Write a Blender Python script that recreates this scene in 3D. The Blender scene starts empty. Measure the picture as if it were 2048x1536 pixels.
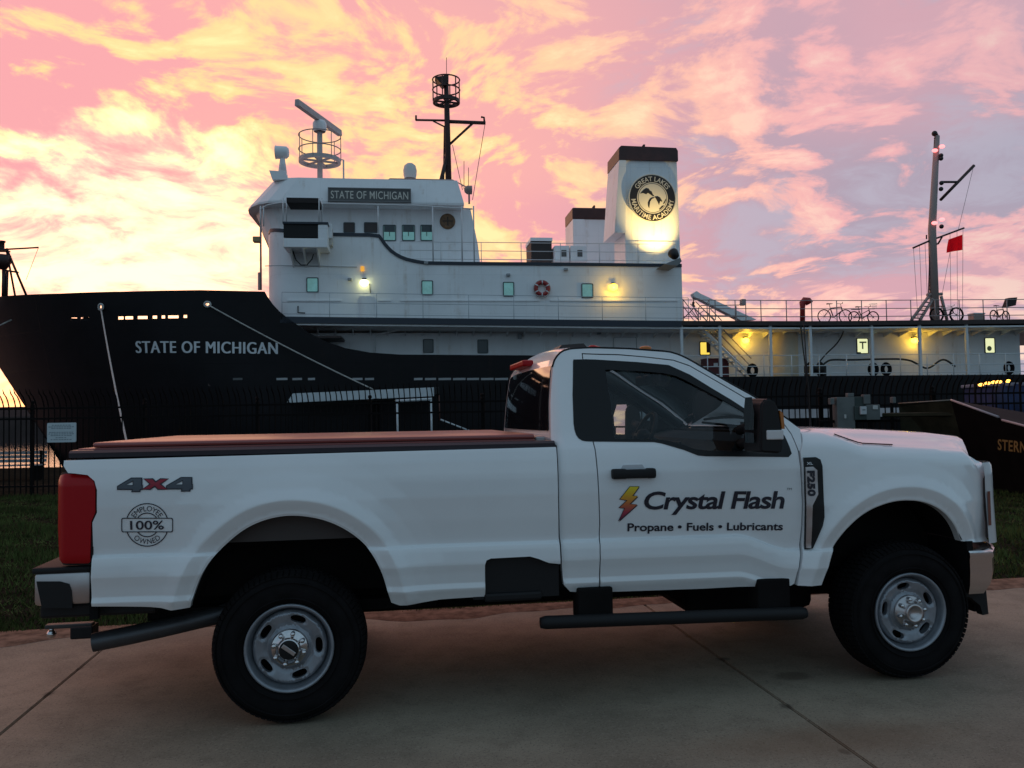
import bpy, bmesh, math, random
import numpy as np
from mathutils import Vector, Matrix
from mathutils.geometry import delaunay_2d_cdt
random.seed(7); rng = np.random.default_rng(7)
R = math.radians
scene = bpy.context.scene
COL = scene.collection

# ------------------------------------------------------------------ camera
CAM_H = 1.60237; FPX = 1650.0; PITCH = 0.03909741; ROLL = -0.0160002
cd = bpy.data.cameras.new('camera'); cam = bpy.data.objects.new('camera', cd); COL.objects.link(cam)
cd.sensor_width = 36.0; cd.lens = 36.0 * FPX / 2048.0; cd.clip_start = 0.05; cd.clip_end = 20000
_d = Vector((0, math.cos(PITCH), math.sin(PITCH))); _u0 = Vector((0, -math.sin(PITCH), math.cos(PITCH))); _r0 = Vector((1, 0, 0))
_r = _r0 * math.cos(ROLL) + _u0 * math.sin(ROLL); _u = _u0 * math.cos(ROLL) - _r0 * math.sin(ROLL)
cam.matrix_world = Matrix(((_r.x, _u.x, -_d.x, 0), (_r.y, _u.y, -_d.y, 0), (_r.z, _u.z, -_d.z, CAM_H), (0, 0, 0, 1)))
scene.camera = cam

# ------------------------------------------------------------------ sky, sun, exposure
SUN_AZ = R(-27); SUN_EL = R(1.5)
SUN = Vector((math.sin(SUN_AZ) * math.cos(SUN_EL), math.cos(SUN_AZ) * math.cos(SUN_EL), math.sin(SUN_EL)))
scene.view_settings.view_transform = 'Standard'; scene.view_settings.look = 'None'
scene.view_settings.exposure = 0.0; scene.view_settings.gamma = 1.0

class NG:
    """small helper that writes node trees"""
    def __init__(s, nt): s.nt = nt; s.n = nt.nodes; s.l = nt.links
    def _in(s, sock, v):
        if v is None: return
        if isinstance(v, bpy.types.NodeSocket): s.l.new(v, sock)
        elif isinstance(v, (tuple, list)) and len(v) == 3 and sock.type == 'RGBA': sock.default_value = (*v, 1)
        else: sock.default_value = v
    def m(s, op, a, b=None, c=None, clamp=False):
        n = s.n.new('ShaderNodeMath'); n.operation = op; n.use_clamp = clamp
        for i, v in enumerate((a, b, c)): s._in(n.inputs[i], v)
        return n.outputs[0]
    def v(s, op, a, b=None, scale=None):
        n = s.n.new('ShaderNodeVectorMath'); n.operation = op
        s._in(n.inputs[0], a); s._in(n.inputs[1], b)
        if scale is not None: s._in(n.inputs['Scale'], scale)
        return n.outputs['Value'] if op in ('DOT_PRODUCT', 'LENGTH', 'DISTANCE') else n.outputs['Vector']
    def sep(s, a):
        n = s.n.new('ShaderNodeSeparateXYZ'); s._in(n.inputs[0], a); return n.outputs
    def comb(s, x, y, z):
        n = s.n.new('ShaderNodeCombineXYZ')
        for i, q in enumerate((x, y, z)): s._in(n.inputs[i], q)
        return n.outputs[0]
    def noise(s, vec, scale, detail=4, rough=0.5, dist=0.0, color=False):
        n = s.n.new('ShaderNodeTexNoise'); s._in(n.inputs['Vector'], vec); s._in(n.inputs['Scale'], scale)
        n.inputs['Detail'].default_value = detail; n.inputs['Roughness'].default_value = rough; n.inputs['Distortion'].default_value = dist
        return n.outputs['Color'] if color else n.outputs['Fac']
    def mr(s, v, a, b, c=0.0, d=1.0, smooth=True):
        n = s.n.new('ShaderNodeMapRange'); n.interpolation_type = 'SMOOTHSTEP' if smooth else 'LINEAR'
        for i, q in enumerate((v, a, b, c, d)): s._in(n.inputs[i], q)
        return n.outputs[0]
    def mix(s, f, a, b, blend='MIX'):
        n = s.n.new('ShaderNodeMix'); n.data_type = 'RGBA'; n.blend_type = blend
        s._in(n.inputs['Factor'], f)
        s._in(n.inputs[6], a); s._in(n.inputs[7], b)
        return n.outputs[2]

def build_world():
    w = bpy.data.worlds.new('World'); scene.world = w; w.use_nodes = True
    g = NG(w.node_tree); g.n.clear()
    tc = g.n.new('ShaderNodeTexCoord')
    d = g.v('NORMALIZE', tc.outputs['Generated'])
    x, y, z = g.sep(d)
    den = g.m('ADD', g.m('MAXIMUM', z, 0.0), 0.17)
    # the cloud sheet in plan, seen in perspective
    base = g.comb(g.m('DIVIDE', x, den), g.m('MULTIPLY', g.m('DIVIDE', y, den), 0.80), 0.0)
    warp = g.noise(base, 0.9, 3, 0.5, color=True)
    bw = g.v('ADD', base, g.v('SCALE', g.v('SUBTRACT', warp, (0.5, 0.5, 0.5)), scale=0.9))
    sunp = (-0.045, 0.085, 0.0)
    big = g.noise(g.v('ADD', base, (4.7, 1.3, 0.0)), 0.75, 2, 0.5)
    h1 = g.noise(bw, 2.4, 8, 0.60, 0.25)
    h2 = g.noise(g.v('ADD', bw, sunp), 2.4, 8, 0.60, 0.25)
    f1 = g.noise(g.v('ADD', g.v('MULTIPLY', bw, (1.0, 1.25, 1.0)), (9.1, 3.3, 0.0)), 7.5, 6, 0.62, 0.3)
    relief = g.m('MULTIPLY', g.m('SUBTRACT', h1, h2), 1.9)
    dens = g.m('ADD', g.m('ADD', g.m('MULTIPLY', h1, 0.60), g.m('MULTIPLY', f1, 0.40)), g.m('MULTIPLY', g.m('SUBTRACT', big, 0.5), 0.30))
    lum = g.m('ADD', dens, relief)
    lit = g.mr(lum, 0.44, 0.65)
    hot = g.mr(lum, 0.62, 0.84)
    # directions
    dS = g.v('DOT_PRODUCT', d, tuple(SUN))
    west = g.mr(dS, -0.10, 0.72)           # 0 behind the camera .. 1 towards the sunset
    near = g.mr(dS, 0.62, 0.93)            # about the sunset
    GL = Vector((math.sin(R(-25)) * math.cos(R(6)), math.cos(R(-25)) * math.cos(R(6)), math.sin(R(6))))
    dG = g.v('DOT_PRODUCT', d, tuple(GL))
    glow = g.mr(g.m('ADD', dG, g.m('MULTIPLY', g.m('SUBTRACT', lum, 0.5), 0.05)), 0.968, 1.004)
    # cloud colours, from shaded to lit
    dark = g.mix(near, (0.46, 0.37, 0.46), (0.98, 0.42, 0.44))
    dark = g.mix(g.mr(big, 0.40, 0.60), dark, g.mix(near, (0.72, 0.40, 0.46), (1.02, 0.47, 0.43)))
    bright = g.mix(near, (0.93, 0.47, 0.48), (1.25, 0.78, 0.36))
    hotc = g.mix(near, (0.98, 0.62, 0.55), (1.5, 0.94, 0.44))
    c = g.mix(lit, dark, bright)
    c = g.mix(hot, c, hotc)
    # blue-grey air between the clouds away from the sun
    c = g.mix(g.m('MULTIPLY', g.m('MULTIPLY', g.mr(dens, 0.50, 0.36), g.mr(near, 0.75, 0.25)), 0.65), c, (0.53, 0.49, 0.59))
    # low cream band above the horizon
    band = g.m('MULTIPLY', g.mr(z, 0.17, 0.03), g.mr(lum, 0.42, 0.66))
    c = g.mix(g.m('MULTIPLY', band, 0.85), c, g.mix(near, (1.15, 0.86, 0.66), (1.8, 1.02, 0.62)))
    c = g.mix(g.m('MULTIPLY', glow, 0.95), c, (3.0, 1.6, 0.90))
    c = g.mix(g.m('MULTIPLY', g.m('MULTIPLY', g.mr(z, 0.075, 0.005), near), 0.85), c, (3.0, 1.12, 0.34))   # deep orange at the very horizon
    # eastern half: plain blue dusk with pale cloud (Nishita for the clear air)
    sk = g.n.new('ShaderNodeTexSky'); sk.sky_type = 'NISHITA'; sk.sun_disc = False
    sk.sun_elevation = SUN_EL; sk.sun_rotation = SUN_AZ
    nish = g.v('SCALE', sk.outputs[0], scale=0.10)
    east = g.mix(g.mr(dens, 0.40, 0.62), (0.20, 0.33, 0.455), (0.35, 0.50, 0.62))
    east = g.mix(0.15, east, nish)
    c = g.mix(west, east, c)
    below = g.mr(z, -0.01, -0.10)
    c = g.mix(below, c, (0.10, 0.10, 0.11))
    bg = g.n.new('ShaderNodeBackground'); g._in(bg.inputs['Color'], c); bg.inputs['Strength'].default_value = 1.0
    out = g.n.new('ShaderNodeOutputWorld'); g.l.new(bg.outputs[0], out.inputs['Surface'])
build_world()

sd = bpy.data.lights.new('sun', 'SUN'); sd.energy = 0.06; sd.angle = R(30); sd.color = (1.0, 0.55, 0.42)
so = bpy.data.objects.new('sun', sd); COL.objects.link(so)
so.rotation_euler = (-SUN).to_track_quat('-Z', 'Y').to_euler() if False else SUN.to_track_quat('Z', 'Y').to_euler()

# ------------------------------------------------------------------ picture rays (to measure real positions on real planes)
_R, _U, _D = (np.array(q) for q in (_r, _u, _d))
def ray(px, py): return _D + (px - 1024) / FPX * _R - (py - 768) / FPX * _U
class Frame:
    def __init__(s, x, y, th): s.o = np.array([x, y, 0.0]); s.th = th; s.a = np.array([math.cos(th), math.sin(th), 0]); s.b = np.array([-math.sin(th), math.cos(th), 0])
    def hit(s, px, py, yl):
        """picture point -> local point on the vertical plane y = yl of this frame"""
        d = ray(px, py); o = s.o + s.b * yl; c = np.array([0, 0, CAM_H])
        t = ((o - c) @ s.b) / (d @ s.b); p = c + t * d - s.o
        return float(p @ s.a), float(yl), float(p[2])
    def ground(s, px, py, z=0.0):
        d = ray(px, py); t = (z - CAM_H) / d[2]; p = np.array([0, 0, CAM_H]) + t * d - s.o
        return float(p @ s.a), float(p @ s.b), z
    def surf(s, px, py, f):
        y = -1.0 if f is not None else 0
        for _ in range(12):
            x, _y, z = s.hit(px, py, y); y = float(f(np.array([x]), np.array([z]))[0])
        return x, y, z

# ------------------------------------------------------------------ materials
MATS = {}
def mat(name, col, rough=0.5, metal=0.0, spec=0.5, coat=0.0, emit=None, estr=0.0, var=0.0, vscale=3.0, bump=0.0, bscale=60.0, dirt=None, dscale=1.5, damt=0.0, alpha=None):
    if name in MATS: return MATS[name]
    m = bpy.data.materials.new(name); m.use_nodes = True; g = NG(m.node_tree)
    b = g.n['Principled BSDF']
    b.inputs['Base Color'].default_value = (*col, 1); b.inputs['Roughness'].default_value = rough
    b.inputs['Metallic'].default_value = metal; b.inputs['Specular IOR Level'].default_value = spec
    b.inputs['Coat Weight'].default_value = coat; b.inputs['Coat Roughness'].default_value = 0.08
    tc = g.n.new('ShaderNodeTexCoord'); oc = tc.outputs['Object']
    c = None
    if var:
        nz = g.noise(oc, vscale, 5, 0.6)
        c = g.mix(g.mr(nz, 0.3, 0.7), tuple(q * (1 - var) for q in col), tuple(min(1, q * (1 + var)) for q in col))
    if damt and dirt:
        st = g.noise(g.v('MULTIPLY', oc, (1.0, 1.0, 0.22)), dscale, 6, 0.65)
        c = g.mix(g.m('MULTIPLY', g.mr(st, 0.5, 0.75), damt), c if c is not None else col, dirt)
    if c is not None: g._in(b.inputs['Base Color'], c)
    if bump:
        bn = g.n.new('ShaderNodeBump'); bn.inputs['Strength'].default_value = bump; bn.inputs['Distance'].default_value = 0.01
        g.l.new(g.noise(oc, bscale, 4, 0.6), bn.inputs['Height']); g.l.new(bn.outputs[0], b.inputs['Normal'])
    if emit: b.inputs['Emission Color'].default_value = (*emit, 1); b.inputs['Emission Strength'].default_value = estr
    MATS[name] = m
    return m
def plated(name, col, rough, spec, seam, dirt, damt, px=2.6, pz=1.9, var=0.05):
    m = mat(name, col, rough, spec=spec); g = NG(m.node_tree); b = g.n['Principled BSDF']
    oc = g.n.new('ShaderNodeTexCoord').outputs['Object']; x, y, z = g.sep(oc)
    def line(v, p, wd): return g.mr(g.m('ABSOLUTE', g.m('SUBTRACT', g.m('FRACT', g.m('DIVIDE', v, p)), 0.5)), 0.0, wd, 1.0, 0.0)
    n = g.noise(oc, 0.45, 5, 0.6); c = g.mix(g.mr(n, 0.3, 0.7), tuple(q * (1 - var) for q in col), tuple(q * (1 + var) for q in col))
    st = g.noise(g.v('MULTIPLY', oc, (1.6, 1.6, 0.10)), 1.6, 5, 0.65); pa = g.noise(oc, 2.3, 5, 0.7)
    c = g.mix(g.m('MULTIPLY', g.mr(st, 0.52, 0.72), g.m('MULTIPLY', g.mr(pa, 0.35, 0.7), damt)), c, dirt)
    sm = g.m('MAXIMUM', line(x, px, 0.006), line(z, pz, 0.009))
    c = g.mix(g.m('MULTIPLY', sm, seam), c, tuple(q * 0.55 for q in col)); g._in(b.inputs['Base Color'], c)
    bn = g.n.new('ShaderNodeBump'); bn.inputs['Strength'].default_value = 0.35; bn.inputs['Distance'].default_value = 0.03
    g.l.new(g.m('ADD', g.m('MULTIPLY', sm, 0.3), g.noise(oc, 1.3, 2, 0.5)), bn.inputs['Height']); g.l.new(bn.outputs[0], b.inputs['Normal'])
    return m
def cloth(name, col, tr=0.6):
    m = bpy.data.materials.new(name); m.use_nodes = True; g = NG(m.node_tree); g.n.clear()
    a = g.n.new('ShaderNodeBsdfDiffuse'); a.inputs[0].default_value = (*col, 1); b = g.n.new('ShaderNodeBsdfTranslucent'); b.inputs[0].default_value = (*col, 1)
    mx = g.n.new('ShaderNodeMixShader'); mx.inputs[0].default_value = tr; g.l.new(a.outputs[0], mx.inputs[1]); g.l.new(b.outputs[0], mx.inputs[2]); o = g.n.new('ShaderNodeOutputMaterial'); g.l.new(mx.outputs[0], o.inputs[0]); return m
def glass_mat(name, tint, refl=0.35, rough=0.02):
    m = bpy.data.materials.new(name); m.use_nodes = True; g = NG(m.node_tree); g.n.clear()
    tr = g.n.new('ShaderNodeBsdfTransparent'); tr.inputs[0].default_value = (*tint, 1)
    gl = g.n.new('ShaderNodeBsdfGlossy'); gl.inputs['Roughness'].default_value = rough; gl.inputs['Color'].default_value = (0.9, 0.9, 0.9, 1)
    fr = g.n.new('ShaderNodeFresnel'); fr.inputs[0].default_value = 1.5
    mx = g.n.new('ShaderNodeMixShader'); g.l.new(fr.outputs[0], mx.inputs[0]); g.l.new(tr.outputs[0], mx.inputs[1]); g.l.new(gl.outputs[0], mx.inputs[2])
    o = g.n.new('ShaderNodeOutputMaterial'); g.l.new(mx.outputs[0], o.inputs[0]); MATS[name] = m
    return m

# ------------------------------------------------------------------ mesh helpers
def link(name, me, m=None, parent=None, loc=None, smooth=False):
    o = bpy.data.objects.new(name, me); COL.objects.link(o)
    if m is not None:
        me.materials.clear(); me.materials.append(m)
    if parent is not None: o.parent = parent
    if loc is not None: o.location = loc
    if smooth:
        for p in me.polygons: p.use_smooth = True
    return o
def empty(name, loc=(0, 0, 0), rz=0.0, parent=None):
    o = bpy.data.objects.new(name, None); COL.objects.link(o); o.location = loc; o.rotation_euler = (0, 0, rz); o.empty_display_size = 0.2
    if parent: o.parent = parent
    return o
def tag(o, label=None, cat=None, group=None, kind=None):
    for k, v in (('label', label), ('category', cat), ('group', group), ('kind', kind)):
        if v: o[k] = v
    return o
def instance(o, parent=None, loc=None, rot=None):
    c = o.copy(); COL.objects.link(c)
    if parent: c.parent = parent
    if loc is not None: c.location = loc
    if rot is not None: c.rotation_euler = rot
    return c
class MB:
    """collects shapes, builds one mesh object"""
    def __init__(s): s.v = []; s.f = []; s.sm = []
    def add(s, vs, fs, smooth=False):
        o = len(s.v); s.v += [tuple(map(float, q)) for q in vs]; s.f += [tuple(o + i for i in f) for f in fs]; s.sm += [smooth] * len(fs); return s
    def box(s, x0, x1, y0, y1, z0, z1, bev=0.0):
        if x0 > x1: x0, x1 = x1, x0
        if y0 > y1: y0, y1 = y1, y0
        if z0 > z1: z0, z1 = z1, z0
        if bev > 0:
            bm = bmesh.new(); bmesh.ops.create_cube(bm, size=1)
            for q in bm.verts: q.co = ((x0 + x1) / 2 + q.co.x * (x1 - x0), (y0 + y1) / 2 + q.co.y * (y1 - y0), (z0 + z1) / 2 + q.co.z * (z1 - z0))
            bmesh.ops.bevel(bm, geom=list(bm.edges), offset=min(bev, 0.45 * min(x1 - x0, y1 - y0, z1 - z0)), segments=2, affect='EDGES', profile=0.5)
            s.bm(bm); bm.free(); return s
        return s.add([(x0, y0, z0), (x1, y0, z0), (x1, y1, z0), (x0, y1, z0), (x0, y0, z1), (x1, y0, z1), (x1, y1, z1), (x0, y1, z1)],
                     [(0, 3, 2, 1), (4, 5, 6, 7), (0, 1, 5, 4), (1, 2, 6, 5), (2, 3, 7, 6), (3, 0, 4, 7)])
    def bm(s, bm, smooth=False):
        bm.verts.index_update(); s.add([q.co[:] for q in bm.verts], [[q.index for q in f.verts] for f in bm.faces], smooth); return s
    def tube(s, pts, r, seg=8, cap=True, closed=False):
        P = [Vector(p) for p in pts]; n = len(P); rs = r if isinstance(r, (list, tuple)) else [r] * n
        ring = []
        up = Vector((0, 0, 1)); prev = None
        for i in range(n):
            if closed: t = (P[(i + 1) % n] - P[i - 1])
            else: t = P[min(i + 1, n - 1)] - P[max(i - 1, 0)]
            t.normalize()
            if prev is None: a = t.cross(up) if abs(t.dot(up)) < 0.95 else t.cross(Vector((1, 0, 0)))
            else: a = prev - t * prev.dot(t)
            a.normalize(); prev = a; b = t.cross(a)
            ring.append([P[i] + (a * math.cos(2 * math.pi * k / seg) + b * math.sin(2 * math.pi * k / seg)) * rs[i] for k in range(seg)])
        vs = [q for rr in ring for q in rr]; fs = []
        for i in range(n if closed else n - 1):
            j = (i + 1) % n
            for k in range(seg): fs.append((i * seg + k, i * seg + (k + 1) % seg, j * seg + (k + 1) % seg, j * seg + k))
        s.add(vs, fs, seg > 5)
        if cap and not closed: s.add(ring[0], [tuple(range(seg))][:1]); s.add(ring[-1], [tuple(reversed(range(seg)))])
        return s
    def lathe(s, prof, seg=32, axis='z', o=(0, 0, 0), smooth=True, close=False):
        """prof: list of (radius, height)"""
        vs = []; fs = []; n = len(prof)
        for r, h in prof:
            for k in range(seg):
                a = 2 * math.pi * k / seg; c, q = r * math.cos(a), r * math.sin(a)
                p = {'z': (c, q, h), 'y': (c, h, q), 'x': (h, c, q)}[axis]
                vs.append((p[0] + o[0], p[1] + o[1], p[2] + o[2]))
        for i in range(n if close else n - 1):
            j = (i + 1) % n
            for k in range(seg):
                f = (i * seg + k, i * seg + (k + 1) % seg, j * seg + (k + 1) % seg, j * seg + k)
                fs.append(f if axis != 'y' else f[::-1])
        return s.add(vs, fs, smooth)
    def prism(s, poly, d0, d1, axis='y'):
        """poly 2-D, extruded along an axis; axis y: (x,z), z: (x,y), x: (y,z)"""
        n = len(poly); ar = sum(poly[i][0] * poly[(i + 1) % n][1] - poly[(i + 1) % n][0] * poly[i][1] for i in range(n))
        if ar < 0: poly = poly[::-1]
        mk = {'y': lambda p, d: (p[0], d, p[1]), 'z': lambda p, d: (p[0], p[1], d), 'x': lambda p, d: (d, p[0], p[1])}[axis]
        vs = [mk(p, d0) for p in poly] + [mk(p, d1) for p in poly]
        fs = [tuple(range(n)), tuple(range(2 * n - 1, n - 1, -1))] + [(i + n, (i + 1) % n + n, (i + 1) % n, i) for i in range(n)]
        s.add(vs, fs); return s
    def loft(s, rows, smooth=True):
        m = len(rows[0]); vs = [p for r in rows for p in r]; fs = []
        for i in range(len(rows) - 1):
            for k in range(m - 1): fs.append((i * m + k, i * m + k + 1, (i + 1) * m + k + 1, (i + 1) * m + k))
        return s.add(vs, fs, smooth)
    def sphere(s, c, r, sc=(1, 1, 1), seg=16, rings=10):
        prof = [(r * math.sin(math.pi * i / rings), -r * math.cos(math.pi * i / rings)) for i in range(rings + 1)]
        o = len(s.v); s.lathe(prof, seg)
        for i in range(o, len(s.v)):
            q = s.v[i]; s.v[i] = (c[0] + q[0] * sc[0], c[1] + q[1] * sc[1], c[2] + q[2] * sc[2])
        return s
    def mesh(s, name='m', fix=True):
        me = bpy.data.meshes.new(name); me.from_pydata(s.v, [], s.f)
        me.polygons.foreach_set('use_smooth', np.array(s.sm, dtype=bool)); me.update()
        if fix:
            bm = bmesh.new(); bm.from_mesh(me); bmesh.ops.remove_doubles(bm, verts=bm.verts, dist=1e-5); bmesh.ops.recalc_face_normals(bm, faces=bm.faces); bm.to_mesh(me); bm.free()
        return me
    def build(s, name, m, parent=None, loc=None, fix=True, sharp=None):
        me = s.mesh(name, fix)
        if sharp: me.set_sharp_from_angle(angle=R(sharp))
        return link(name, me, m, parent, loc)
def arc(cx, cz, r, a0, a1, n=8):
    return [(cx + r * math.cos(R(a0 + (a1 - a0) * i / n)), cz + r * math.sin(R(a0 + (a1 - a0) * i / n))) for i in range(n + 1)]
def rrect(x0, x1, z0, z1, r, n=4):
    return arc(x1 - r, z1 - r, r, 0, 90, n) + arc(x0 + r, z1 - r, r, 90, 180, n) + arc(x0 + r, z0 + r, r, 180, 270, n) + arc(x1 - r, z0 + r, r, 270, 360, n)
def densify(poly, sp, closed=True):
    out = []; n = len(poly)
    for i in range(n if closed else n - 1):
        a = np.array(poly[i]); b = np.array(poly[(i + 1) % n]); k = max(1, int(math.ceil(np.linalg.norm(b - a) / sp)))
        out += [tuple(a + (b - a) * j / k) for j in range(k)]
    if not closed: out.append(tuple(poly[-1]))
    return out
def smooth_poly(poly, it=2):
    """Chaikin corner cutting for open polylines"""
    for _ in range(it):
        q = [poly[0]]
        for i in range(len(poly) - 1):
            a = np.array(poly[i]); b = np.array(poly[i + 1]); q += [tuple(a * .75 + b * .25), tuple(a * .25 + b * .75)]
        q.append(poly[-1]); poly = q
    return poly
def inside(pts, poly):
    pts = np.asarray(pts); x, y = pts[:, 0], pts[:, 1]; P = np.asarray(poly); r = np.zeros(len(pts), bool); j = len(P) - 1
    for i in range(len(P)):
        xi, yi = P[i]; xj, yj = P[j]
        if yi != yj:
            c = ((yi > y) != (yj > y)) & (x < (xj - xi) * (y - yi) / (yj - yi) + xi); r ^= c
        j = i
    return r
def polydist(pts, poly, closed=True):
    pts = np.asarray(pts, float); P = np.asarray(poly, float); d = np.full(len(pts), 1e9); n = len(P)
    for i in range(n if closed else n - 1):
        a = P[i]; b = P[(i + 1) % n]; ab = b - a; L = ab @ ab
        t = np.clip(((pts - a) @ ab) / (L if L > 0 else 1), 0, 1); q = a + t[:, None] * ab
        d = np.minimum(d, np.hypot(*(pts - q).T))
    return d
def shrink(poly, g):
    """moves every corner inwards by about g"""
    P = np.array(poly, float); n = len(P); ar = sum(P[i][0] * P[(i + 1) % n][1] - P[(i + 1) % n][0] * P[i][1] for i in range(n)); sg = 1 if ar > 0 else -1
    out = []
    for i in range(n):
        a = P[i] - P[i - 1]; b = P[(i + 1) % n] - P[i]
        na = np.array([-a[1], a[0]]) / (np.linalg.norm(a) + 1e-12); nb = np.array([-b[1], b[0]]) / (np.linalg.norm(b) + 1e-12)
        q = na + nb; L = q @ q; q = q * (2 / L if L > 0.6 else 1) * 1.0
        out.append(tuple(P[i] + sg * g * q))
    return out
def panel(name, outline, f, m, parent, holes=(), sp=0.05, thick=0.03, off=0.0, mirror=False, gap=0.0, ctr=0.0, loc=None, lines=()):
    """sheet over the (x,z) outline lying on y=f(x,z), with returned edges; mirror reflects about y=ctr"""
    if gap: outline = shrink(outline, gap)
    loops = [densify(outline, sp)] + [densify(h, sp) for h in holes]
    O = np.array(outline); x0, z0 = O.min(0); x1, z1 = O.max(0)
    gx, gz = np.meshgrid(np.arange(x0 + sp / 2, x1, sp), np.arange(z0 + sp / 2, z1, sp)); G = np.stack([gx.ravel(), gz.ravel()], 1)
    if len(G):
        k = inside(G, loops[0])
        for h in loops[1:]: k &= ~inside(G, h)
        G = G[k]
        for lp in loops:
            if len(G): G = G[polydist(G, lp) > 0.45 * sp]
    lpts = []; led = []
    for ln_ in lines:
        L_ = np.array(densify(list(ln_), sp * 0.8, False)); k = inside(L_, loops[0])
        for h in loops[1:]: k &= ~inside(L_, h)
        for lp in loops: k &= polydist(L_, lp) > 0.003
        prev = None
        for i in range(len(L_)):
            if k[i]:
                lpts.append(tuple(L_[i]))
                if prev == i - 1: led.append((len(lpts) - 2, len(lpts) - 1))
                prev = i
        if len(G): G = G[polydist(G, L_, False) > 0.30 * sp]
    pts = [p for lp in loops for p in lp] + [tuple(q) for q in G]; ed = []; o = 0
    led = [(a + len(pts), b + len(pts)) for a, b in led]; pts += lpts
    for lp in loops: ed += [(o + i, o + (i + 1) % len(lp)) for i in range(len(lp))]; o += len(lp)
    ed += led
    vc, _, fc, ov, _, _ = delaunay_2d_cdt([Vector(p) for p in pts], ed, [], 0, 1e-6)
    V = np.array([v[:] for v in vc]); T = np.array([list(t) for t in fc if len(t) == 3]); C = V[T].mean(1)
    k = inside(C, loops[0])
    for h in loops[1:]: k &= ~inside(C, h)
    T = T[k]
    e = 1e-3; X, Z = V[:, 0], V[:, 1]; Y = f(X, Z) + off
    fx = (f(X + e, Z) - f(X - e, Z)) / (2 * e); fz = (f(X, Z + e) - f(X, Z - e)) / (2 * e)
    N = np.stack([fx, -np.ones_like(fx), fz], 1); N /= np.linalg.norm(N, axis=1)[:, None]
    vs = [(X[i], Y[i], Z[i]) for i in range(len(X))]; fs = []; ln = []
    for t in T:
        a, b, c = V[t]; cr = (b[0] - a[0]) * (c[1] - a[1]) - (b[1] - a[1]) * (c[0] - a[0]); t = list(t) if cr > 0 else [t[0], t[2], t[1]]
        fs.append(tuple(int(q) for q in t)); ln += [N[q] for q in t]
    if thick:
        # rim
        for li, lp in enumerate(loops):
            L = np.array(lp); y = f(L[:, 0], L[:, 1]) + off; n = len(L); b = len(vs)
            vs += [(L[i][0], y[i], L[i][1]) for i in range(n)] + [(L[i][0], y[i] + thick, L[i][1]) for i in range(n)]
            ar = sum(L[i][0] * L[(i + 1) % n][1] - L[(i + 1) % n][0] * L[i][1] for i in range(n)); fl = (ar > 0) != (li > 0)
            for i in range(n):
                j = (i + 1) % n; q = (b + i, b + n + i, b + n + j, b + j)
                if not fl: q = q[::-1]
                d = L[j] - L[i]; nn = np.array([d[1], 0, -d[0]]) * (1 if ar > 0 else -1) * (1 if li == 0 else -1); nn = nn / (np.linalg.norm(nn) + 1e-12)
                fs.append(q); ln += [nn] * 4
    me = bpy.data.meshes.new(name)
    if mirror:
        vs = [(v[0], 2 * ctr - v[1], v[2]) for v in vs]; nf = []; nl = []; o = 0
        for q in fs:
            nf.append(q[::-1]); nl += [np.array([a[0], -a[1], a[2]]) for a in ln[o:o + len(q)][::-1]]; o += len(q)
        fs, ln = nf, nl
    me.from_pydata(vs, [], fs); me.polygons.foreach_set('use_smooth', np.ones(len(fs), bool)); me.update()
    try: me.normals_split_custom_set([tuple(map(float, q)) for q in ln])
    except Exception as ex: print('normals', name, ex)
    return link(name, me, m, parent, loc)

_txt = {}
def text2d(s, bold=0.0, shear=0.0, space=1.0):
    k = (s, bold, shear, space)
    if k in _txt: return _txt[k]
    cu = bpy.data.curves.new('t', 'FONT'); cu.body = s; cu.size = 1.0; cu.offset = bold; cu.shear = shear; cu.space_character = space; cu.resolution_u = 4; cu.fill_mode = 'FRONT'
    ob = bpy.data.objects.new('t', cu); COL.objects.link(ob)
    dg = bpy.context.evaluated_depsgraph_get(); dg.update(); me = bpy.data.meshes.new_from_object(ob.evaluated_get(dg))
    V = np.array([v.co[:2] for v in me.vertices]); Fc = [tuple(p.vertices) for p in me.polygons]
    bpy.data.objects.remove(ob); bpy.data.curves.remove(cu); bpy.data.meshes.remove(me)
    _txt[k] = (V, Fc); return V, Fc
def text_fit(s, w, h=None, base=True, **kw):
    """text scaled to width w (and height h), origin at left end of the baseline"""
    V, Fc = text2d(s, **kw); V = V.copy(); lo = V.min(0); hi = V.max(0)
    V[:, 0] = (V[:, 0] - lo[0]) * (w / (hi[0] - lo[0]))
    if h is None: h = w / (hi[0] - lo[0]) * (hi[1] - lo[1])
    V[:, 1] = (V[:, 1] - (0 if base else lo[1])) * (h / (hi[1] - lo[1]))
    return V, Fc
def thicken(V, Fc, dx, n=3):
    """heavier strokes: shifted copies of the letters, each a hair further out"""
    W = []; G_ = []; D = []
    for k in range(n):
        o = k * len(V); W += [(u + dx * (k - (n - 1) / 2), v) for u, v in V]; D += [k] * len(V); G_ += [tuple(i + o for i in f) for f in Fc]
    return W, G_, D
def words(V, Fc, gap):
    """splits the faces of a line of text into words by the wide gaps"""
    V = np.array(V); iv = sorted([(V[list(f), 0].min(), V[list(f), 0].max(), i) for i, f in enumerate(Fc)]); out = [[]]; end = -1e9
    for a, b, i in iv:
        if end > -1e8 and a - end > gap: out.append([])
        out[-1].append(Fc[i]); end = max(end, b)
    res = []
    for fs in out:
        idx = sorted({q for f in fs for q in f}); mp = {q: k for k, q in enumerate(idx)}; res.append(([tuple(V[q]) for q in idx], [tuple(mp[q] for q in f) for f in fs], idx))
    return res
def text_on(name, V, Fc, fn, m, parent, flip=False):
    vs = [fn(u, v) for u, v in V]; fs = [f[::-1] for f in Fc] if flip else Fc
    me = bpy.data.meshes.new(name); me.from_pydata(vs, [], fs); me.update(); return link(name, me, m, parent)
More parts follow.
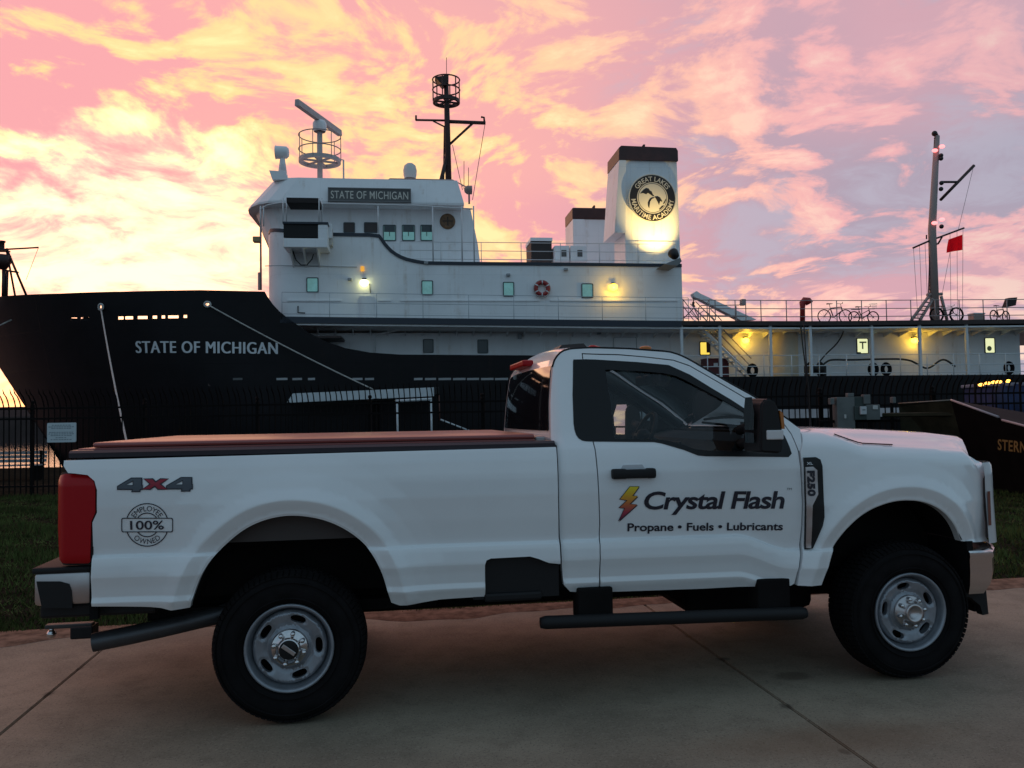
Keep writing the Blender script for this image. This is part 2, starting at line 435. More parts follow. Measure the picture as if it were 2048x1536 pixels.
# ------------------------------------------------------------------ shared materials
M_WHITE = mat('truck_white_paint', (0.78, 0.80, 0.81), 0.3, coat=1.0, var=0.025, vscale=1.2)
M_BLACKTRIM = mat('black_gloss_trim', (0.012, 0.012, 0.013), 0.35, spec=0.25)
M_BLACKPL = mat('black_plastic', (0.010, 0.0095, 0.0105), 0.6, spec=0.3, bump=0.1, bscale=200)
M_DARK = mat('underbody_black', (0.007, 0.006, 0.006), 0.85, var=0.3, spec=0.15)
M_VINYL = mat('vinyl_painted_reflection', (0.27, 0.048, 0.040), 0.33, spec=0.9, bump=0.03, bscale=90)  # black cover; orange-red sky reflection is painted into its base colour
M_RUBBER = mat('tyre_rubber', (0.008, 0.007, 0.0075), 0.85, var=0.3, vscale=7, spec=0.12)
M_STEEL = mat('painted_steel_wheel', (0.27, 0.285, 0.315), 0.38, metal=0.55, var=0.12, vscale=12)
M_CHROME = mat('chrome', (0.62, 0.6, 0.6), 0.16, metal=1.0)
M_CHROMED = mat('dull_chrome', (0.50, 0.47, 0.47), 0.36, metal=1.0, var=0.1)
M_RED = mat('red_lens', (0.36, 0.004, 0.008), 0.3, spec=0.25)
M_AMBER = mat('amber_lens', (0.40, 0.13, 0.02), 0.2)
M_MARK = mat('marker_lens', (0.16, 0.045, 0.03), 0.25)
M_GLASS = glass_mat('tinted_glass', (0.62, 0.70, 0.70))
M_REARGLASS = mat('privacy_glass', (0.006, 0.006, 0.008), 0.05, spec=0.6)
M_NAVY = mat('navy_vinyl_print', (0.010, 0.010, 0.022), 0.4)
M_SEAT = mat('grey_cloth', (0.05, 0.05, 0.055), 0.9)
M_INT = mat('interior_plastic', (0.045, 0.045, 0.05), 0.7)
M_INTL = mat('headliner_cloth', (0.16, 0.17, 0.17), 0.95, spec=0.1)
M_MIRROR = mat('mirror_glass', (0.85, 0.85, 0.85), 0.02, metal=1.0)

# ------------------------------------------------------------------ ground
TH = 0.1588036; TX, TY = -1.35026, 5.36072
TF = Frame(TX, TY, TH)
GF = Frame(0, 0, TH)                        # drive frame: s along the truck, t away from camera
def concrete():
    m = bpy.data.materials.new('brushed_concrete'); m.use_nodes = True; g = NG(m.node_tree); b = g.n['Principled BSDF']
    oc = g.n.new('ShaderNodeTexCoord').outputs['Object']
    n1 = g.noise(oc, 0.7, 5, 0.6); n2 = g.noise(oc, 5.0, 6, 0.7); n3 = g.noise(oc, 160, 3, 0.7); n4 = g.noise(oc, 38, 4, 0.7); n5 = g.noise(oc, 75, 2, 0.6)
    c = g.mix(g.mr(n1, 0.35, 0.65), (0.222, 0.182, 0.134), (0.325, 0.266, 0.195))
    c = g.mix(g.m('MULTIPLY', g.mr(n2, 0.45, 0.7), 0.45), c, (0.175, 0.138, 0.102))
    c = g.mix(g.m('MULTIPLY', g.mr(n4, 0.5, 0.72), 0.35), c, (0.41, 0.345, 0.27))
    c = g.mix(g.m('MULTIPLY', g.mr(n3, 0.52, 0.75), 0.7), c, (0.07, 0.062, 0.055))
    c = g.mix(g.m('MULTIPLY', g.mr(n5, 0.56, 0.68), 0.55), c, (0.09, 0.075, 0.06)); c = g.mix(g.m('MULTIPLY', g.mr(n5, 0.36, 0.27), 0.5), c, (0.48, 0.42, 0.35))
    # oil spot by the front wheel and a rusty smear nearer the camera
    gx, gy, _ = GF.ground(1585, 1352)
    def spot(cx, cy, rx, ry, a, b_):
        q = g.v('MULTIPLY', g.v('SUBTRACT', oc, (cx, cy, 0.0)), (1 / rx, 1 / ry, 0.0))
        return g.mr(g.m('ADD', g.v('LENGTH', q), g.m('MULTIPLY', g.noise(oc, 22, 5, 0.7), 0.7)), a, b_, 1.0, 0.0)
    c = g.mix(g.m('MULTIPLY', spot(gx, gy, 0.15, 0.10, 0.85, 1.35), 0.5), c, (0.045, 0.028, 0.018))
    for pxy, rx, ry in (((1447, 1318), 0.07, 0.05), ((1572, 1412), 0.05, 0.07), ((1688, 1503), 0.035, 0.05), ((97, 1388), 0.04, 0.08), ((160, 1337), 0.03, 0.05)):
        qx, qy, _ = GF.ground(*pxy); c = g.mix(g.m('MULTIPLY', spot(qx, qy, rx, ry, 0.7, 1.3), 0.6), c, (0.05, 0.04, 0.033))
    sx, sy, _ = GF.ground(1660, 1480)
    c = g.mix(g.m('MULTIPLY', spot(sx, sy, 0.9, 0.25, 0.6, 1.5), 0.45), c, (0.20, 0.115, 0.07))
    g._in(b.inputs['Base Color'], c); g._in(b.inputs['Roughness'], g.mr(n2, 0.3, 0.7, 0.65, 0.8)); b.inputs['Specular IOR Level'].default_value = 0.12
    bn = g.n.new('ShaderNodeBump'); bn.inputs['Strength'].default_value = 0.35; bn.inputs['Distance'].default_value = 0.004
    g.l.new(g.m('ADD', n3, g.m('MULTIPLY', n4, 0.6)), bn.inputs['Height']); g.l.new(bn.outputs[0], b.inputs['Normal'])
    return m
M_CONC = concrete()
M_SOIL = mat('dark_soil', (0.022, 0.018, 0.013), 0.95, spec=0.0, var=0.4, vscale=6, bump=0.5, bscale=20)
M_GRASS = mat('mown_grass', (0.058, 0.078, 0.022), 0.85, spec=0.1, var=0.6, vscale=1.4, dirt=(0.10, 0.085, 0.035), damt=0.7, dscale=2.2)
EDGE = 6.9                                   # far edge of the drive
def gobj(o): o.rotation_euler = (0, 0, TH); return o
QUAY = 33.0
gr = tag(MB().prism([(-70, -40), (70, -40), (70, 41.0), (-70, 26.0)], -3.0, -0.06, 'z').build('ground', M_SOIL), kind='structure')
drive = gobj(tag(MB().box(-40, 40, -30, EDGE, -0.055, -0.03).build('driveway', mat('joint_filler', (0.02, 0.017, 0.014), 0.95)), kind='structure'))
J0, JW = -1.96, 4.14
for k in range(-4, 6):
    for t0, t1 in ((-9.0, -3.4), (-3.4, 2.1), (2.1, EDGE)):
        s0 = J0 + k * JW; s1 = s0 + JW
        b = bmesh.new(); bmesh.ops.create_cube(b, size=1)
        for q in b.verts: q.co = ((s0 + s1) / 2 + q.co.x * (JW - 0.010), (t0 + t1) / 2 + q.co.y * (t1 - t0 - 0.010), -0.015 + q.co.z * 0.03)
        bmesh.ops.bevel(b, geom=[e for e in b.edges if all(v.co.z > -0.01 for v in e.verts)], offset=0.006, segments=2, affect='EDGES')
        me = bpy.data.meshes.new('slab'); b.to_mesh(me); b.free()
        o = link('concrete_slab', me, M_CONC, drive)
# grass: real blades
def grass(name, s0, s1, t0, t1, n, h, parent=None):
    S = rng.uniform(s0, s1, n); T = t0 + (t1 - t0) * rng.uniform(0, 1, n) ** 1.2; a = rng.uniform(0, 6.28, n); hh = h * rng.uniform(0.4, 1.25, n) * (0.8 + 0.3 * np.sin(S * 1.7 + 2 * np.sin(T * 1.3)) + 0.25 * np.sin(S * 5.1 + T * 4.3))
    edge = np.sin(S * 3.1) * 0.05 + np.sin(S * 7.7 + 1) * 0.03
    T = np.maximum(T, t0 + edge * (T < t0 + 0.25) + rng.uniform(-0.05, 0.05, n) * (T < t0 + 0.1))
    w = 0.006 + 0.004 * rng.uniform(0, 1, n); dx, dy = np.cos(a) * w, np.sin(a) * w; lx, ly = rng.normal(0, 0.025, n), rng.normal(0, 0.025, n)
    V = np.zeros((n, 3, 3)); V[:, 0] = np.stack([S - dx, T - dy, np.full(n, -0.06)], 1); V[:, 1] = np.stack([S + dx, T + dy, np.full(n, -0.06)], 1); V[:, 2] = np.stack([S + lx, T + ly, hh - 0.06], 1)
    me = bpy.data.meshes.new(name); me.vertices.add(3 * n); me.vertices.foreach_set('co', V.ravel()); me.loops.add(3 * n); me.loops.foreach_set('vertex_index', np.arange(3 * n, dtype=np.int32))
    me.polygons.add(n); me.polygons.foreach_set('loop_start', np.arange(0, 3 * n, 3, dtype=np.int32)); me.polygons.foreach_set('loop_total', np.full(n, 3, dtype=np.int32)); me.update(calc_edges=True)
    return gobj(link(name, me, M_GRASS))
tag(grass('grass', -13.5, 13.5, EDGE, 20.5, 230000, 0.09), 'short dark grass between the driveway and the iron fence', 'grass', kind='stuff')
# strip of sandy dirt along the drive's edge
def dirt():
    S_ = np.linspace(-14, 14, 240); fr_ = EDGE - 0.14 - 0.10 * np.sin(S_ * 1.3 + 0.6) - 0.07 * np.sin(S_ * 3.7) - 0.03 * np.sin(S_ * 11.0) - 0.22 * np.exp(-((S_ + 2.6) / 0.8) ** 2); fr_ = np.minimum(fr_, EDGE - 0.01)
    rows = [[(s, f, 0.0015) for s, f in zip(S_, fr_)], [(s, f + 0.05, 0.010) for s, f in zip(S_, fr_)], [(s, EDGE + 0.02, 0.012) for s in S_], [(s, EDGE + 0.25, -0.03) for s in S_]]
    return MB().loft(rows).build('dirt_strip', mat('sandy_dirt', (0.19, 0.115, 0.080), 0.95, spec=0.05, var=0.4, vscale=9, bump=0.6, bscale=50))
tag(gobj(dirt()), kind='structure')
# water
def water():
    m = bpy.data.materials.new('harbour_water'); m.use_nodes = True; g = NG(m.node_tree); b = g.n['Principled BSDF']
    b.inputs['Base Color'].default_value = (0.012, 0.016, 0.02, 1); b.inputs['Roughness'].default_value = 0.06; b.inputs['IOR'].default_value = 1.33
    oc = g.n.new('ShaderNodeTexCoord').outputs['Object']
    h = g.m('ADD', g.noise(g.v('MULTIPLY', oc, (0.6, 1.4, 1.0)), 1.2, 4, 0.6), g.m('MULTIPLY', g.noise(oc, 5.0, 3, 0.6), 0.3))
    bn = g.n.new('ShaderNodeBump'); bn.inputs['Strength'].default_value = 0.25; bn.inputs['Distance'].default_value = 0.08; g.l.new(h, bn.inputs['Height']); g.l.new(bn.outputs[0], b.inputs['Normal'])
    return m
WATER = -1.3
me = bpy.data.meshes.new('water'); me.from_pydata([(-6000, 20, WATER), (6000, 20, WATER), (6000, 9000, WATER), (-6000, 9000, WATER)], [], [(0, 1, 2, 3)])
tag(link('water', me, water()), kind='structure')

# ------------------------------------------------------------------ pickup truck
truck = tag(empty('pickup_truck', (TX, TY, 0), TH), 'white regular cab pickup truck with long bed parked on the driveway', 'pickup truck')
HW = 1.015
_zt = np.array([0.40, 0.56, 0.62, 0.66, 0.692, 0.722, 0.78, 0.825, 0.90, 0.924, 0.932, 0.96, 1.06, 1.18, 1.28, 1.36, 1.41, 1.46, 1.50, 1.80, 1.96, 2.2])
_it = np.array([0.18, 0.11, 0.060, 0.038, 0.018, 0.026, 0.014, 0.000, 0.005, 0.010, 0.028, 0.027, 0.012, 0.000, 0.002, 0.012, 0.024, 0.046, 0.062, 0.150, 0.205, 0.29])
_zz = np.arange(0.4, 2.2, 0.002); _ii = np.interp(_zz, _zt, _it)
_k = np.exp(-0.5 * (np.arange(-15, 16) / 1.6) ** 2); _k /= _k.sum(); _ii = np.convolve(np.pad(_ii, 15, 'edge'), _k, 'valid')
def crease_z(x):
    return 0.925 - 0.0076 * (x + 0.965) - 0.092 * np.clip((x - 2.50) / 0.33, 0, 1) ** 2 * (3 - 2 * np.clip((x - 2.50) / 0.33, 0, 1)) 
ARCH_R = [TF.hit(px, py, -1.03)[::2] for px, py in [(376, 1219), (392, 1171), (412, 1132), (437, 1101), (488, 1057), (539, 1036), (590, 1030), (647, 1039), (695, 1061), (736, 1095), (762, 1139), (775, 1184), (783, 1210)]]
ARCH_F = [TF.hit(px, py, -1.03)[::2] for px, py in [(1649, 1173), (1663, 1116), (1676, 1088), (1701, 1053), (1735, 1023), (1779, 1005), (1816, 1001), (1851, 1005), (1888, 1022), (1913, 1045), (1929, 1066), (1940, 1087)]]
ARCH_R = smooth_poly(ARCH_R, 3); ARCH_F = smooth_poly(ARCH_F, 3)
_fd = np.arange(0, 0.4, 0.002); _fv = np.interp(_fd, [0, 0.007, 0.014, 0.083, 0.093, 0.15, 0.23, 0.33], [0.008, 0.021, 0.018, 0.044, 0.042, 0.020, 0.006, 0.0])
_k2 = np.exp(-0.5 * (np.arange(-12, 13) / 1.5) ** 2); _k2 /= _k2.sum(); _fv = np.convolve(np.pad(_fv, 12, 'edge'), _k2, 'valid')
def flare(x, z):
    out = np.zeros_like(x)
    for A in (ARCH_R, ARCH_F):
        c = np.array(A).mean(0); nearm = np.hypot(x - c[0], z - c[1]) < 1.1
        if nearm.any():
            d = polydist(np.stack([x[nearm], z[nearm]], 1), A, closed=False)
            out[nearm] = np.maximum(out[nearm], np.interp(d, _fd, _fv))
    return out
SEAM = [(1600, 860), (1640, 862), (1668, 868), (1690, 877), (1716, 886), (1779, 889), (1872, 894), (1935, 899), (1952, 909), (1966, 925)]
SEAM_XZ = [TF.hit(px, py, -0.90)[::2] for px, py in SEAM]
def fbody(x, z):
    x = np.asarray(x, float); z = np.asarray(z, float)
    w = np.clip((1.25 - z) / 0.2, 0, 1); zz = z + (0.932 - crease_z(x)) * w
    ins = np.interp(zz, _zz, _ii) - flare(x, z)
    ins = ins + 0.05 * np.clip((3.0 + 1.15 - x) / -0.55 + 0.0, 0, 1) * 0
    ins = ins + np.where(x > 3.55, 0.14 * np.clip((x - 3.55) / 0.62, 0, 1.2) ** 2.4, 0)            # nose tucks in
    return -HW + ins
def fcab(x, z):
    y = fbody(x, z); x = np.asarray(x, float); z = np.asarray(z, float)
    edge = 1.435
    y = y + 0.012 + 0.055 * np.clip((edge + 0.075 - x) / 0.075, 0, 1) ** 2
    return y
_sx = np.array([p[0] for p in SEAM_XZ]); _sz = np.array([p[1] for p in SEAM_XZ])
def ffend(x, z):
    y = fbody(x, z); zs = np.interp(x, _sx, _sz); b = 0.10; t = np.clip((z - (zs - b)) / b, 0, 0.985)
    return y + 0.075 * (1 - np.sqrt(1 - t * t)) / (1 - math.sqrt(1 - 0.985 ** 2)) - 0.02 * t * 0
def offset_line(A, d_):
    A = np.array(A); c = A.mean(0); T_ = np.gradient(A, axis=0); N_ = np.stack([-T_[:, 1], T_[:, 0]], 1); N_ /= np.linalg.norm(N_, axis=1)[:, None]
    sgn = np.sign(np.sum(N_ * (A - c), axis=1)); return [tuple(q) for q in A + N_ * sgn[:, None] * d_]
_lx = np.linspace(-1.0, 4.0, 160)
def zline(zz_): return [(x, zz_ + float(crease_z(np.array([x]))[0]) - 0.932) for x in _lx]
BODY_LINES = [zline(q) for q in (0.9405, 0.935, 0.9315, 0.928, 0.9245, 0.918, 0.827, 0.820, 0.727, 0.718, 0.697, 0.690, 0.66)] + [[(x, z_) for x in _lx] for z_ in (1.405, 1.36)]
ARCH_LINES = [offset_line(A_, d_) for A_ in (ARCH_R, ARCH_F) for d_ in (0.0075, 0.0145, 0.078, 0.088, 0.098)]
def P(lst, f=fbody): return [TF.surf(px, py, f)[::2] for px, py in lst]
def both(name, outline, f, m, **kw):
    a = panel(name, outline, f, m, truck, **kw); b = panel(name, outline, f, m, truck, mirror=True, **kw); return a, b

# --- bed
bed_out = P([(128, 921), (127, 932), (136, 946), (150, 947), (175, 950), (189, 962), (194, 980), (194, 1025), (185, 1045), (183, 1128), (183, 1213), (300, 1214), (322, 1216), (342, 1221)]) + ARCH_R + \
    P([(800, 1211), (830, 1208), (880, 1199), (970, 1193), (970, 1130), (973, 1121), (982, 1117), (1060, 1113), (1078, 1118), (1098, 1126), (1121, 1128), (1116, 1000), (1112, 894)])
both('bed_side', bed_out, fbody, M_WHITE, sp=0.024, thick=0.04, lines=BODY_LINES + ARCH_LINES[:5])
# rail cap along the bed top, bed box, tailgate, folding cover
zr = 1.437
xs = np.linspace(-1.09, 1.45, 20)
for sgn in (-1, 1):
    cap = MB(); rows = [[(x, sgn * (HW - 0.046), zr - 0.012), (x, sgn * (HW - 0.044), zr + 0.012), (x, sgn * (HW - 0.06), zr + 0.024), (x, sgn * (HW - 0.15), zr + 0.026), (x, sgn * (HW - 0.16), zr - 0.02)] for x in xs]
    cap.loft(rows, True)
    cap.build('rail_cap', mat('rail_cap_plastic', (0.02, 0.018, 0.026), 0.4), truck, sharp=35)
MB().box(-1.02, 1.40, -0.59, 0.59, 0.86, 0.90).box(1.40, 1.43, -0.95, 0.95, 0.75, 1.42).box(-1.0, 1.38, -0.88, -0.855, 1.13, 1.43).box(-1.0, 1.38, 0.855, 0.88, 1.13, 1.43).build('bed_box', mat('bed_liner', (0.02, 0.02, 0.022), 0.8, var=0.2, spec=0.1), truck)
tg = MB(); rows = []
for z, dx in ((0.72, 0.02), (0.78, 0.0), (0.95, -0.015), (1.1, 0.0), (1.3, -0.01), (1.39, -0.045), (1.43, -0.05), (1.452, -0.03), (1.456, 0.02), (1.44, 0.08)):
    rows.append([(-1.02 + dx, y, z) for y in np.linspace(-0.83, 0.83, 12)])
tg.loft(rows); tg.build('tailgate', M_WHITE, truck, sharp=40)
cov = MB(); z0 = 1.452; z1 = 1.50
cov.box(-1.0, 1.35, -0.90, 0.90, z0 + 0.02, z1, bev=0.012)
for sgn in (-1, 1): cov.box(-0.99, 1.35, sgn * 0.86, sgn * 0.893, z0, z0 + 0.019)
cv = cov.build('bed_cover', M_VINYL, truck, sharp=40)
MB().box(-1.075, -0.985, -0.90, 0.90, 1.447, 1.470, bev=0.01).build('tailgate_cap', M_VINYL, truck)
MB().box(1.36, 1.42, -0.86, 0.86, z0, z1 - 0.015, bev=0.008).build('cover_header', mat('aluminium_bar', (0.35, 0.33, 0.33), 0.4, metal=0.8), truck)
# step pocket behind the cab
pk = [TF.hit(px, py, -0.93)[::2] for px, py in [(960, 1100), (1140, 1100), (1140, 1205), (960, 1205)]]
MB().box(0.98, 1.46, -0.965, -0.90, 0.60, 0.86).box(1.04, 1.36, -0.985, -0.80, 0.585, 0.635, bev=0.015).build('bed_step', M_BLACKPL, truck)
# --- cab
seam_up = [(1196, 1187), (1200, 1110), (1199, 1050), (1195, 950), (1190, 900), (1184, 876), (1172, 780), (1164, 707)]
seam_top = [(1164, 707), (1190, 708), (1237, 709), (1295, 714), (1347, 720), (1379, 731), (1442, 767), (1503, 803), (1553, 834), (1568, 847), (1583, 868), (1597, 902)]
drip = [(1601, 858), (1578, 841), (1547, 819), (1509, 794), (1463, 769), (1421, 745), (1379, 720), (1358, 710), (1337, 704), (1295, 701), (1255, 698), (1182, 696), (1142, 698), (1124, 703), (1111, 717), (1105, 735), (1102, 771), (1100, 807), (1101, 880)]
cab_out = P([(1113, 892), (1117, 1000), (1123, 1130), (1127, 1170), (1140, 1184)] + seam_up + seam_top[1:] + [(1604, 905)] + drip, fcab)
both('cab_side', cab_out, fcab, M_WHITE, sp=0.03, thick=0.05, gap=0.002, lines=BODY_LINES)
win = [(1172, 719), (1190, 720), (1274, 725), (1337, 731), (1379, 750), (1421, 776), (1463, 801), (1501, 826), (1540, 846), (1556, 857), (1568, 873), (1578, 895), (1580, 907), (1574, 912), (1412, 911), (1396, 909), (1368, 898), (1324, 886), (1308, 883), (1191, 882), (1188, 876)]
door_out = P(list(reversed(seam_up[:-1]))[:0] + [(1164, 707), (1172, 780), (1184, 876), (1190, 900), (1195, 950), (1199, 1050), (1200, 1110), (1197, 1186), (1400, 1179), (1582, 1173), (1590, 1168), (1596, 1145), (1601, 1100), (1604, 1050), (1605, 1000), (1602, 940), (1597, 902), (1583, 868), (1568, 847), (1553, 834), (1503, 803), (1442, 767), (1379, 731), (1347, 720), (1295, 714), (1237, 709), (1190, 708)], fcab)
door_hole = P(win, fcab)
door, door2 = both('door', door_out, fcab, M_WHITE, sp=0.03, thick=0.05, gap=0.0045, holes=[door_hole], lines=BODY_LINES)
door['label'] = 'near side door with company lettering'
trim_out = P([(1146, 722), (1147, 719), (1172, 718.5), (1190, 719), (1274, 724), (1337, 730), (1379, 749), (1421, 775), (1463, 800), (1501, 825), (1540, 846), (1557, 856), (1569, 872), (1579, 894), (1583, 907), (1577, 914), (1412, 912.5), (1396, 911), (1368, 900), (1324, 887), (1308, 884), (1190, 883), (1172, 882.5), (1164, 881), (1157, 876.5), (1152, 869.5), (1149, 860), (1147, 847), (1145, 790)], fcab)
open_ = P([(1210, 739), (1274, 742), (1325, 746), (1352, 752), (1368, 759), (1421, 787), (1463, 810), (1500, 832), (1504, 845), (1503, 902), (1415, 901), (1389, 898), (1368, 890), (1324, 879), (1229, 877), (1220, 800)], fcab)
for o_, mir in ((door, False), (door2, True)):
    tr = panel('window_trim', trim_out, fcab, M_BLACKTRIM, o_, sp=0.05, thick=0.02, off=-0.003, holes=[open_], mirror=mir)
    gl = panel('window_glass', shrink(open_, -0.01), fcab, M_GLASS, o_, sp=0.06, thick=0, off=0.012, mirror=mir)
# handle
h0 = TF.surf(1222, 939, fcab); h1 = TF.surf(1309, 955, fcab)
for o_, sg in ((door, 1), (door2, -1)):
    y = sg * h0[1]
    hb = MB(); hb.box(h0[0], h1[0], y - 0.045 * sg, y - 0.018 * sg, h1[2], h0[2], bev=0.012); hb.box(h0[0], h0[0] + 0.085, y - 0.04 * sg, y + 0.01 * sg, h1[2] - .002, h0[2] + .003, bev=0.01); hb.box(h1[0] - 0.055, h1[0], y - 0.04 * sg, y + 0.01 * sg, h1[2] - .002, h0[2] + .003, bev=0.01)
    hb.build('door_handle', M_BLACKPL, o_, sharp=40)
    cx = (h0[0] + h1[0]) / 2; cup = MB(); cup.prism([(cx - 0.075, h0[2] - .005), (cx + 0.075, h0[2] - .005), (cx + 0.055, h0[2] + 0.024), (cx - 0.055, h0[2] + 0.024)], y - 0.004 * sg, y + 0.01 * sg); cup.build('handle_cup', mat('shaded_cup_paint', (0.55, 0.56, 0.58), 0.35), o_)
# roof, windscreen, rear wall
D3 = [TF.surf(px, py, fcab) for px, py in drip]
rt = [p for p in D3[8:16]]
def across(line, crown, axis, n=14, k=1.0):
    rows = []
    for i, p in enumerate(line):
        cr = crown(i / (len(line) - 1)) if callable(crown) else crown; r = []
        for y in np.linspace(p[1] * k, -p[1] * k, n):
            q = 1 - (y / p[1]) ** 2
            r.append((p[0] + cr * q, y, p[2]) if axis == 'x' else (p[0], y, p[2] + cr * q))
        rows.append(r)
    return rows
rt2 = [(p[0], p[1] + 0.012, p[2] + 0.004) for p in smooth_poly(rt, 1)]
roof = MB().loft(across(rt2, lambda t: 0.030 + 0.012 * math.sin(math.pi * t), 'z')).build('roof', M_WHITE, truck)
drp = MB().tube([(p[0], p[1] + 0.004, p[2] + 0.003) for p in smooth_poly(D3[1:16], 1)], 0.007, 6).build('drip_moulding', M_BLACKPL, truck)
drp2 = MB().tube([(p[0], -p[1] - 0.004, p[2] + 0.003) for p in smooth_poly(D3[1:16], 1)], 0.007, 6).build('drip_moulding', M_BLACKPL, truck)
ws = [(p[0] + 0.0, p[1] + 0.02, p[2] + 0.002) for p in D3[0:9]]
MB().loft(across(ws, lambda t: 0.20 - 0.10 * t, 'x')).build('windscreen', M_GLASS, truck)
# rear wall of the cab: body coloured frame round a dark window
back = [(p[0] + 0.008, p[1] + 0.02, p[2]) for p in smooth_poly(D3[14:], 1)]; back += [(1.455, -0.93, 1.30), (1.46, -0.94, 0.75)]
MB().loft(across(back, -0.05, 'x')).build('cab_back', M_WHITE, truck)
gb = [p for p in back if 1.47 < p[2] < 1.915]
gb = [(p[0] - 0.008, p[1], p[2]) for p in gb]
rg = MB().loft(across(gb, -0.05, 'x', k=0.965)).build('rear_window', M_REARGLASS, truck)
zt_ = 1.925
MB().box(1.395, 1.47, -0.26, 0.26, 1.925, 1.965, bev=0.01).build('brake_lamp', M_RED, rg)
# things fixed to the roof
bz = 2.02
bk = MB(); bk.prism([(1.64, bz), (1.69, bz + 0.055), (1.84, bz + 0.065), (1.90, bz)], -0.12, 0.12); bk.build('roof_beacon', mat('beacon_black', (0.02, 0.012, 0.012), 0.3), roof)
for k in range(4):
    MB().sphere((1.92 + 0.03 * k, -0.06 + 0.05 * k, bz + 0.030), 0.032, (1.3, 1, 0.9)).build('beacon_lens', M_RED, roof)
for y in (-0.55, -0.28, 0, 0.28, 0.55): MB().sphere((2.13, y, bz - 0.005), 0.022, (1.8, 1.2, 0.7)).build('clearance_lamp', M_AMBER, roof)
# --- fender, hood, nose
fend_out = [q for q in P([(1607, 1000), (1606, 1050), (1604, 1100), (1599, 1145), (1594, 1172)], ffend)] + ARCH_F + P([(1960, 1085), (1977, 1083), (1971, 1050), (1967, 1010), (1966, 960), (1967, 926)], ffend)
top = list(reversed([(p[0], p[1]) for p in SEAM_XZ[:-1]]))
fend_out += [(x, z) for x, z in top] + P([(1600, 905), (1604, 940)], ffend)
fen, fen2 = both('fender', fend_out, ffend, M_WHITE, sp=0.026, thick=0.05, gap=0.003, lines=BODY_LINES[:13] + ARCH_LINES[5:])
# hood: from the seam over the crest to the far side
crest_px = [(1597, 855), (1654, 856), (1710, 858), (1810, 864), (1872, 872), (1913, 881), (1938, 897), (1963, 919)]
crest = [TF.hit(px, py, -0.50) for px, py in crest_px]
cxs = np.array([p[0] for p in crest]); czs = np.array([p[2] for p in crest])
XS = np.linspace(2.96, _sx[-1] - 0.005, 36); rows = []
for x in XS:
    zs = float(np.interp(x, _sx, _sz)); yl = float(ffend(np.array([x]), np.array([zs - 0.004]))[0]) + 0.004
    zc = float(np.interp(x, cxs, czs)); zc = max(zc, zs + 0.004); dz = zc - zs
    half = [(x, yl, zs - 0.004), (x, yl + 0.03, zs + 0.05 * dz + 0.004), (x, yl + 0.09, zs + 0.20 * dz), (x, yl + 0.16, zs + 0.55 * dz), (x, yl + 0.23, zs + 0.86 * dz), (x, yl + 0.32, zs + 0.97 * dz), (x, -0.45, zc), (x, -0.25, zc + 0.004), (x, 0, zc + 0.006)]
    bow = 0.24 * ((x - 2.96) / (XS[-1] - 2.96)) ** 2
    half = [(p[0] + bow * (1 - (p[1] / yl) ** 2), p[1], p[2]) for p in half]
    rows.append(half + [(p[0], -p[1], p[2]) for p in reversed(half[:-1])])
hood = MB().loft(rows).build('hood', M_WHITE, truck)
hs = [(p[0], p[1], p[2] + 0.0) for p in [TF.surf(px, py, lambda x, z: ffend(x, z)) for px, py in SEAM[2:6]]]
seam3 = [(x, float(ffend(np.array([x]), np.array([np.interp(x, _sx, _sz) - 0.004]))[0]) + 0.002, float(np.interp(x, _sx, _sz)) + 0.0005) for x in np.linspace(_sx[2], _sx[5], 14)]
MB().tube(seam3, 0.0035, 5).build('hood_gap', M_DARK, hood)
MB().box(2.80, 3.06, -0.80, 0.80, 1.44, 1.487).build('cowl', M_BLACKPL, truck)
wl = MB()
for y0 in (-0.55, 0.15): wl.tube([(3.08, y0, 1.50), (2.98, y0 + 0.5, 1.53)], 0.01, 6)
wl.build('wiper', M_BLACKPL, truck)
# nose plate, grille, headlamps
fx = [(4.30, 0.76), (4.305, 0.95), (4.30, 1.12), (4.28, 1.26)]
gm = MB(); rows = []
for x, z in fx: rows.append([(x + 0.20 * (1 - (y / 0.95) ** 2) , y, z) for y in np.linspace(-0.70, 0.70, 13)])
gm.loft(rows); gm.build('grille', M_BLACKPL, truck)
gb_ = MB()
for z in (0.82, 0.94, 1.06, 1.18): gb_.tube([(4.285 + 0.20 * (1 - (y / 0.95) ** 2), y, z) for y in np.linspace(-0.66, 0.66, 9)], 0.026, 6)
gb_.build('grille_bar', M_CHROMED, truck)
hl_px = [(1967, 925), (1979, 930), (1981, 945), (1984, 1010), (1988, 1081), (1978, 1082), (1972, 1050), (1968, 1000)]
for sg in (-1, 1):
    o = MB(); rows = []
    for z, e in ((0.770, 0.012), (0.90, 0.006), (1.05, 0.0), (1.18, 0.0), (1.25, -0.006), (1.268, -0.02)):
        r = []
        for i, a in enumerate(np.linspace(0, 1, 8)):
            y = 0.895 - 0.26 * a ** 1.6; x = 4.185 + 0.16 * math.sin(a * math.pi / 2) ** 0.8 + e
            r.append((x, -y if sg < 0 else y, z))
        rows.append(r)
    o.loft(rows); h = o.build('headlamp', mat('headlamp_lens', (0.55, 0.55, 0.56), 0.12, coat=0.3), truck)
    MB().loft([[(4.195 + 0.055 * a, (-0.900 + 0.02 * a) * (1 if sg < 0 else -1), z) for a in (0, 0.25, 0.5)] for z in (0.88, 0.95, 1.03, 1.09)]).build('side_marker', M_MARK, h)
